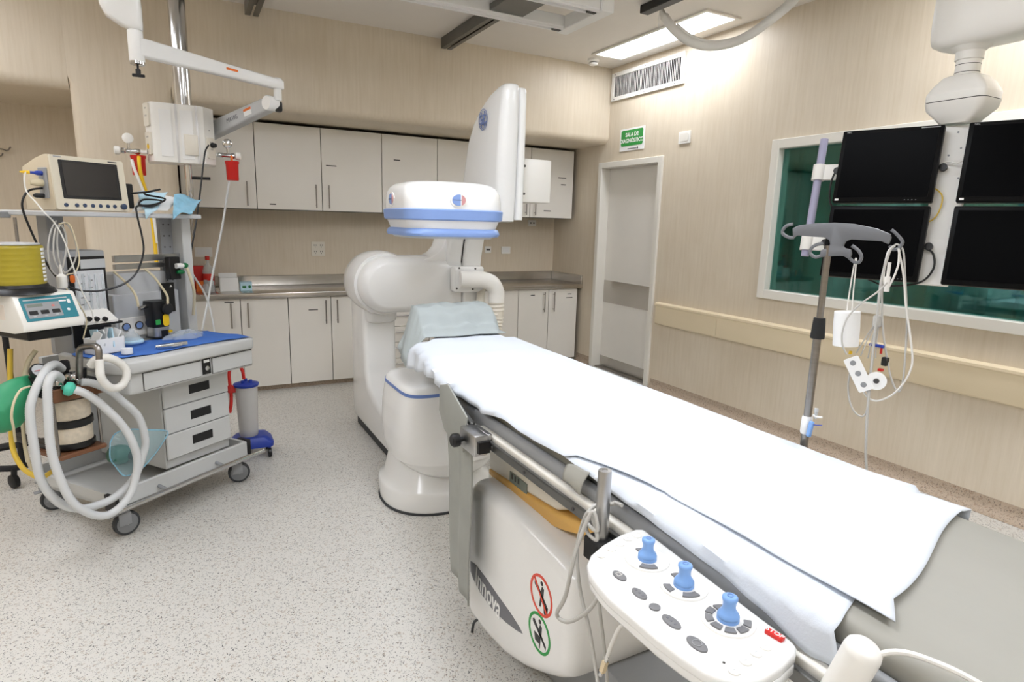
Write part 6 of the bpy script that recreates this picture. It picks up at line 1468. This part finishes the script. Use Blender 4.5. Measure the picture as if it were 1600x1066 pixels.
for dx, dy in ((-0.08, -0.07), (0.11, -0.07), (0.11, 0.07), (-0.08, 0.07)):
    cs = B().lathe((sx + dx - 0.011, sy + dy, 0.030), X, [(0.024, 0), (0.030, 0.003), (0.030, 0.019), (0.024, 0.022)], 18).obj('caster', 'black', su)
    B().cyl((sx + dx, sy + dy, 0.03), (sx + dx, sy + dy, 0.085), 0.010, n=10).obj('caster_stem', 'blue_base', cs)
rp = [at(381, 592, y=sy), at(379, 580, y=sy), at(373, 570, y=sy), at(366, 568, y=sy), at(360, 574, y=sy), at(358, 585, y=sy), at(359, 600, y=sy - 0.01), at(361, 615, y=sy - 0.01), at(361, 632, y=sy - 0.01), at(359, 645, y=sy - 0.01)]
B().tube(rp, 0.010, 10, 8).obj('red_tube', 'red_tube', su)
q = at(362, 608, y=sy - 0.005); B().obox(q, (0.045, 0.03, 0.045), None, 0.004, 1).obj('red_bracket', 'red', su, smooth=40)

# =================================================================== gas column pendant
PXc, PYc2 = 0.061, 4.62
pd = thing('gas_column', 'steel ceiling column carrying a white medical outlet box', 'ceiling column', (PXc, PYc2, 1.8))
B().cyl((PXc, PYc2, 2.15), (PXc, PYc2, ZC), 0.049, n=32).obj('column_tube', 'chrome', pd)
B().lathe((PXc, PYc2, ZC - 0.03), Z, [(0.10, 0), (0.11, 0.006), (0.11, 0.029)], 32).obj('ceiling_flange', 'steel', pd)
BZ0, BZ1 = 1.815, 2.168
yf = 4.50
pl = [(-0.16, yf + 0.10), (-0.122, yf + 0.005), (-0.10, yf), (0.13, yf), (0.165, yf + 0.01), (0.226, yf + 0.09), (0.226, yf + 0.24), (-0.16, yf + 0.24)]
bxp = B().prism(pl, (0, 0, BZ0), X, Y, BZ1 - BZ0, 0.003, 1).obj('outlet_box', 'white', pd, smooth=30)
def pf(px, py): return at(px, py, y=yf)
for px in (276, 308):
    c = pf(px, 200); B().box((c.x - 0.006, yf - 0.003, BZ0), (c.x + 0.006, yf, BZ1)).obj('seam_profile', 'alu', bxp, smooth=0)
c0, c1 = pf(247, 170), pf(272, 245); B().box((c0.x, yf - 0.004, c1.z), (c1.x, yf - 0.001, c0.z)).obj('front_panel', 'white_gloss', bxp, smooth=0)
c0, c1 = pf(280, 172), pf(305, 250); B().box((c0.x, yf - 0.004, c1.z), (c1.x, yf - 0.001, c0.z)).obj('front_panel', 'white_gloss', bxp, smooth=0)
c0, c1 = pf(287, 210), pf(311, 244); B().box((c0.x, yf - 0.018, c1.z), (c1.x, yf - 0.003, c0.z), 0.005, 2).obj('flap_cover', 'ivory', bxp, smooth=40)
nl = Vector((-0.928, -0.371, 0)); ul_ = Z.cross(nl)
def outlet(c, u, n, w, h, socket):
    k = B().prism(rrect(w, h, 0.012, 4), c, u, Z, 0.012).obj('outlet_plate', 'ivory', bxp, smooth=40)
    for d in (0.28, -0.05):
        for s in (-0.008, 0.008): B().prism(rrect(0.003, 0.010, 0.001, 1), c + u * s + Z * (h * d) + n * 0.012, u, Z, 0.001).obj('slot', 'ink', k, smooth=0)
    if socket: B().lathe(c - Z * h * 0.15 + n * 0.012, n, [(0.015, 0), (0.015, 0.002), (0.011, 0.001)], 18).obj('gas_socket', 'yellow', k)
    return k
lcx = Vector((-0.141, yf + 0.052, 0))
outlet(lcx + Z * 2.095, ul_, nl, 0.075, 0.135, False); outlet(lcx + Z * 1.925, ul_, nl, 0.075, 0.135, True)
nr = Vector((0.795, -0.606, 0)); ur_ = Z.cross(nr)
rcx = Vector((0.195, yf + 0.05, 0)); outlet(rcx + Z * 1.92, ur_, nr, 0.072, 0.13, False)
B().lathe(rcx + Z * 2.03, nr, [(0.004, 0), (0.004, 0.002)], 10).obj('screw', 'ink', bxp)
# lower tube with black lock handle
B().lathe((PXc - 0.002, PYc2 - 0.02, 1.56), Z, [(0.008, 0), (0.010, 0.03), (0.022, 0.055), (0.024, 0.10), (0.024, 0.256)], 24).obj('lower_tube', 'chrome', pd)
B().cyl((PXc - 0.002, PYc2 - 0.02, 1.36), (PXc - 0.002, PYc2 - 0.02, 1.57), 0.006, n=12).obj('lower_rod', 'steel', pd)
hz = at(300, 278, y=4.6).z; B().cyl((PXc + 0.02, PYc2 - 0.02, hz), (PXc + 0.125, PYc2 - 0.03, hz), 0.010, n=12).obj('lock_handle', 'black', pd)
# plug and cord
md_ = thing('mains_lead', 'black mains lead plugged into the right side of the white outlet box', 'cable', at(314, 290, y=4.4))
B().tube([at(p[0], p[1], y=p[2]) for p in ((326, 227, 4.46), (321, 236, 4.43), (318, 255, 4.42), (314, 290, 4.40), (310, 320, 4.38), (306, 350, 4.36), (300, 385, 4.3), (296, 412, 4.2))], 0.005, 8, 8).obj('cord', 'black', md_)
pq = rcx + Z * (at(327, 226, y=4.5).z) + nr * 0.012
B().lathe(pq, nr, [(0.016, 0), (0.017, 0.012), (0.012, 0.03), (0.006, 0.034)], 12).obj('plug', 'black', md_)
def regulator(label, sgn, cx, cy, cz, jar_c, group):
    t = thing('suction_regulator', label, 'regulator', (cx, cy, cz - 0.15), group)
    B().lathe((cx, cy, cz), (sgn, 0, 0), [(0.010, -0.05), (0.016, -0.045), (0.016, -0.02), (0.013, -0.015), (0.013, 0.03), (0.018, 0.035), (0.018, 0.05), (0.010, 0.055)], 20).obj('valve_body', 'chrome', t)
    B().lathe((cx + sgn * 0.055, cy, cz), (sgn, 0, 0), [(0.018, 0), (0.025, 0.006), (0.026, 0.03), (0.018, 0.036)], 12).obj('knob', 'white', t)
    B().cyl((cx - sgn * 0.05, cy, cz), (cx - sgn * 0.085, cy, cz), 0.012, n=12).obj('probe', 'white', t)
    g = B().lathe((cx + sgn * 0.012, cy - 0.02, cz + 0.075), (0, -1, 0), [(0.030, -0.03), (0.030, 0.0), (0.026, 0.003)], 24).obj('vacuum_gauge', 'white' if sgn < 0 else 'chrome', t)
    B().cyl((cx + sgn * 0.012, cy, cz), (cx + sgn * 0.012, cy, cz + 0.06), 0.007, n=10).obj('gauge_stem', 'chrome', t)
    jx, jy, jz0, jz1 = jar_c
    j = B().lathe((jx, jy, jz0), Z, [(0.034, 0), (0.037, 0.004), (0.039, jz1 - jz0 - 0.02), (0.043, jz1 - jz0 - 0.015), (0.044, jz1 - jz0)], 28).obj('jar', 'red', t, smooth=50)
    B().cyl((jx, jy, jz1), (jx, jy, cz), 0.008, n=10).obj('jar_neck', 'orange', t)
    return t
c = at(205, 236, y=4.55)
regulator('suction regulator with red jar left of the white outlet box', -1, c.x, 4.56, c.z, (at(216, 250, y=4.58).x, 4.585, at(216, 274, y=4.58).z, at(216, 243, y=4.58).z), 'suction regulators on the outlet box')
c = at(353, 243, y=4.6)
regulator('suction regulator with red jar right of the white outlet box', 1, c.x, 4.60, c.z, (at(362, 250, y=4.58).x, 4.575, at(362, 282, y=4.58).z, at(362, 252, y=4.58).z), 'suction regulators on the outlet box')
for lb, pts, m_, r in (('yellow gas hose from the left regulator down behind the shelf', [(217, 245, 4.53), (218, 260, 4.50), (222, 280, 4.5), (228, 300, 4.5), (236, 330, 4.5), (242, 380, 4.45), (245, 415, 4.4)], 'yellow', 0.011),
                       ('pale gas hose from the left regulator down behind the shelf', [(206, 250, 4.50), (210, 264, 4.47), (218, 284, 4.465), (226, 304, 4.465), (238, 330, 4.465), (246, 380, 4.43)], 'cable_white', 0.009),
                       ('thin clear tube hanging from the right red jar past the counter', [(358, 284, 4.58), (354, 310, 4.58), (348, 350, 4.6), (340, 390, 4.6), (332, 430, 4.55), (325, 470, 4.5), (318, 505, 4.4), (314, 530, 4.3)], 'hose', 0.007)):
    o = B().tube([at(p[0], p[1], y=p[2]) for p in pts], r, 10, 8).obj('gas_hose', m_, None); o['label'] = lb; o['category'] = 'hose'

# =================================================================== white ceiling arm in front of the column
wa = thing('ceiling_arm', 'white two-part ceiling swing arm in front of the steel column', 'ceiling arm', (0.2, 3.9, 2.1))
E1 = at(213, 78, y=3.70); E2 = at(433, 128, y=4.20)
zA = (E1.z + E2.z) / 2
E1 = Vector((E1.x, E1.y, zA)); E2 = Vector((E2.x, E2.y, zA))
dA = (E2 - E1).normalized(); sA = Z.cross(dA)
def aring2(d, w, h): return [E1 + dA * d + sA * p[0] + Z * p[1] for p in rrect(w, h, 0.010, 3)]
LA = (E2 - E1).length
am = B().loft([aring2(d, w, h) for d, w, h in ((0.0, 0.07, 0.085), (0.06, 0.07, 0.085), (LA * 0.5, 0.065, 0.068), (LA, 0.06, 0.058), (LA + 0.03, 0.05, 0.056))]).obj('upper_arm', 'white_gloss', wa, smooth=50)
q = E1 + dA * LA * 0.60 - sA * 0.0325
B().obox(q + Z * 0.006, (0.075, 0.003, 0.012), Matrix.Rotation(math.atan2(dA.y, dA.x), 3, 'Z')).obj('orange_label', 'orange', am, smooth=0)
B().lathe(E1 - Z * 0.075, Z, [(0.030, 0), (0.034, 0.008), (0.034, 0.145), (0.030, 0.15)], 24).obj('elbow_hub', 'white_gloss', wa)
B().lathe(E1 - Z * 0.085, Z, [(0.026, 0), (0.033, 0.003), (0.033, 0.018)], 24).obj('hub_collar', 'chrome', wa)
kz = at(215, 112, y=3.70).z
kb = B().lathe(Vector((E1.x, E1.y, kz - 0.02)), Z, [(0.004, 0.0), (0.012, 0.006), (0.012, 0.03), (0.005, 0.034), (0.005, E1.z - 0.085 - kz + 0.02)], 12).obj('lock_stem', 'black', wa)
B().obox((E1.x, E1.y, kz - 0.018), (0.055, 0.016, 0.014), None, 0.003, 1).obj('wing_knob', 'black', wa, smooth=40)
hh0 = E1.z + 0.075
def hr2(z, x0, x1, w): return [Vector((E1.x + (x0 + x1) / 2 + p[0], E1.y + p[1], z)) for p in rrect(x1 - x0, w, 0.02, 4)]
B().loft([hr2(z, x0, x1, w) for z, x0, x1, w in ((hh0, -0.02, 0.034, 0.06), (hh0 + 0.015, -0.06, 0.036, 0.085), (hh0 + 0.05, -0.115, 0.037, 0.095), (hh0 + 0.09, -0.135, 0.038, 0.10), (hh0 + 0.25, -0.145, 0.03, 0.10), (hh0 + 0.30, -0.14, 0.02, 0.10))]).obj('joint_housing', 'white_gloss', wa, smooth=50)
B().cyl((E1.x - 0.06, E1.y, hh0 + 0.28), (E1.x - 0.06, E1.y, ZC - 0.003), 0.045, n=24).obj('ceiling_tube', 'white_gloss', wa)
B().lathe(E2 - Z * 0.095, Z, [(0.022, 0), (0.024, 0.005), (0.024, 0.07), (0.030, 0.072), (0.030, 0.125), (0.026, 0.13)], 24).obj('elbow_hub', 'white_gloss', wa)
S0 = at(424, 162, y=4.22); S1 = at(325, 208, y=4.80)
ds = (S1 - S0).normalized(); ss = ds.cross(Z).normalized(); su_ = ss.cross(ds)
B().lathe(S0 - ss * 0.04, ss, [(0.040, 0), (0.045, 0.008), (0.045, 0.072), (0.040, 0.08)], 28).obj('knuckle', 'white_gloss', wa)
B().obox(S0 + Vector((0.04, 0.0, -0.015)), (0.045, 0.05, 0.06), None, 0.01, 2).obj('knuckle_cover', 'black', wa, smooth=40)
LS = (S1 - S0).length
sa = B().loft([[S0 + ds * d + ss * p[0] + su_ * p[1] for p in rrect(0.07, h, 0.012, 3)] for d, h in ((0.0, 0.08), (0.05, 0.082), (LS * 0.6, 0.095), (LS, 0.10))]).obj('spring_arm', 'grey_light', wa, smooth=50)
side = ss if ss.y < 0 else -ss
fo_ = S0.lerp(S1, 0.30) + side * 0.0365
rdir = -ds if ds.x < 0 else ds
upv = su_ if su_.z > 0 else -su_
text('lettering', 'MAVIG', 0.040, S0.lerp(S1, 0.52) + side * 0.0362, rdir, upv, 'innova_grey', sa, ext=0.0003)
R3 = Matrix((rdir, upv, rdir.cross(upv))).transposed()
lbq = B().obox(S0.lerp(S1, 0.28) + side * 0.0362, (0.075, 0.045, 0.001), R3).obj('warning_label', 'paper', sa, smooth=0)
B().obox(S0.lerp(S1, 0.28) + side * 0.0365 + upv * 0.014, (0.075, 0.015, 0.0014), R3).obj('warning_label', 'orange', sa, smooth=0)

# =================================================================== things on the steel counter
def cpos(px, py, y=5.7): return at(px, py, y=y)
t = thing('tissue_carton', 'open white carton of dressings on the steel counter', 'box', (0.33, 5.72, CT))
c0, c1 = cpos(343, 441), cpos(373, 457); zt2 = CT + 0.115
b = B()
x0, x1, y0, y1 = c0.x, c1.x, 5.68, 5.80
for a in ((x0, y0, x1, y0 + 0.003), (x0, y1 - 0.003, x1, y1), (x0, y0, x0 + 0.003, y1), (x1 - 0.003, y0, x1, y1)): b.box((a[0], a[1], CT + 0.001), (a[2], a[3], zt2))
b.obj('carton', 'paper', t, smooth=0)
B().box((x0 + 0.01, y0 + 0.01, CT + 0.002), (x1 - 0.01, y1 - 0.01, zt2 - 0.02), 0.01, 2).obj('dressings', 'grey_light', t, smooth=40)
B().obox(((x0 + x1) / 2, y1, zt2 + 0.012), (x1 - x0, 0.003, 0.04), Matrix.Rotation(-0.5, 3, 'X')).obj('lid_flap', 'paper', t, smooth=0)
t = thing('medicine_box', 'small pale green medicine box right of the white carton', 'box', (0.46, 5.72, CT))
c0, c1 = cpos(374, 441), cpos(394, 455)
B().box((c0.x + 0.004, 5.68, CT + 0.001), (c1.x, 5.77, CT + 0.075), 0.002, 1).obj('box', 'paper_blue', t, smooth=30)
B().box((c0.x + 0.02, 5.6785, CT + 0.025), (c0.x + 0.05, 5.68, CT + 0.045)).obj('print', 'green_knob', t, smooth=0)
B().lathe((c1.x - 0.02, 5.68, CT + 0.036), -Y, [(0.012, 0), (0.012, 0.001)], 14).obj('print', 'green_knob', t)
def bottle(label, x, y, prof, m_, capm, capr, group=None):
    t = thing('bottle', label, 'bottle', (x, y, CT), group)
    B().lathe((x, y, CT + 0.001), Z, prof, 24).obj('bottle_body', m_, t, smooth=50)
    h = prof[-1][1]
    B().lathe((x, y, CT + h), Z, [(capr, 0), (capr, 0.03), (capr * 0.9, 0.034)], 16).obj('cap', capm, t)
    return t
c = cpos(327, 450, 5.86)
t = bottle('tall clear soap bottle with red cap on the counter', c.x, 5.86, [(0.045, 0), (0.046, 0.16), (0.035, 0.20), (0.014, 0.225), (0.014, 0.255)], 'clear', 'red', 0.018)
B().lathe((c.x, 5.86, CT + 0.04), Z, [(0.0465, 0), (0.0465, 0.10)], 24, cap=False).obj('label', 'red_tube', t)
c = cpos(330, 455, 5.70); bottle('short clear glass jar with grey lid on the counter', c.x, 5.68, [(0.03, 0), (0.031, 0.05), (0.026, 0.06)], 'clear', 'grey_light', 0.027)
c = cpos(322, 455, 5.66); bottle('small clear flask beside the orange box', c.x - 0.0, 5.60, [(0.028, 0), (0.03, 0.05), (0.018, 0.075)], 'clear', 'grey', 0.015)
c0, c1 = cpos(306, 440, 5.74), cpos(320, 462, 5.74)
o = B().box((c0.x, 5.70, CT + 0.001), (c1.x, 5.80, CT + 0.085), 0.003, 1).obj('sharps_tray', 'orange', None, smooth=30); o['label'] = 'orange plastic tray at the left end of the steel counter'; o['category'] = 'tray'
c0, c1 = cpos(302, 420, 5.95), cpos(320, 440, 5.95)
o = B().box((c0.x - 0.02, 5.90, CT + 0.001), (c1.x, 6.02, CT + 0.20), 0.004, 1).obj('sharps_bin', 'red', None, smooth=30); o['label'] = 'red box behind the bottles at the left end of the counter'; o['category'] = 'box'
# hook on the recess wall
hk = at(6, 234, y=YB - 0.002)
t = thing('wall_hook', 'bent wire hooks on the wall of the left recess', 'hook', hk)
B().tube([Vector((hk.x - 0.08, YB - 0.01, hk.z + 0.01)), Vector((hk.x, YB - 0.03, hk.z + 0.0)), Vector((hk.x + 0.03, YB - 0.06, hk.z - 0.01)), Vector((hk.x + 0.055, YB - 0.06, hk.z + 0.02))], 0.005, 8, 5).obj('wire', 'steel', t)
B().tube([Vector((hk.x - 0.08, YB - 0.01, hk.z - 0.04)), Vector((hk.x - 0.02, YB - 0.03, hk.z - 0.05)), Vector((hk.x + 0.0, YB - 0.05, hk.z - 0.03))], 0.005, 8, 5).obj('wire', 'steel', t)
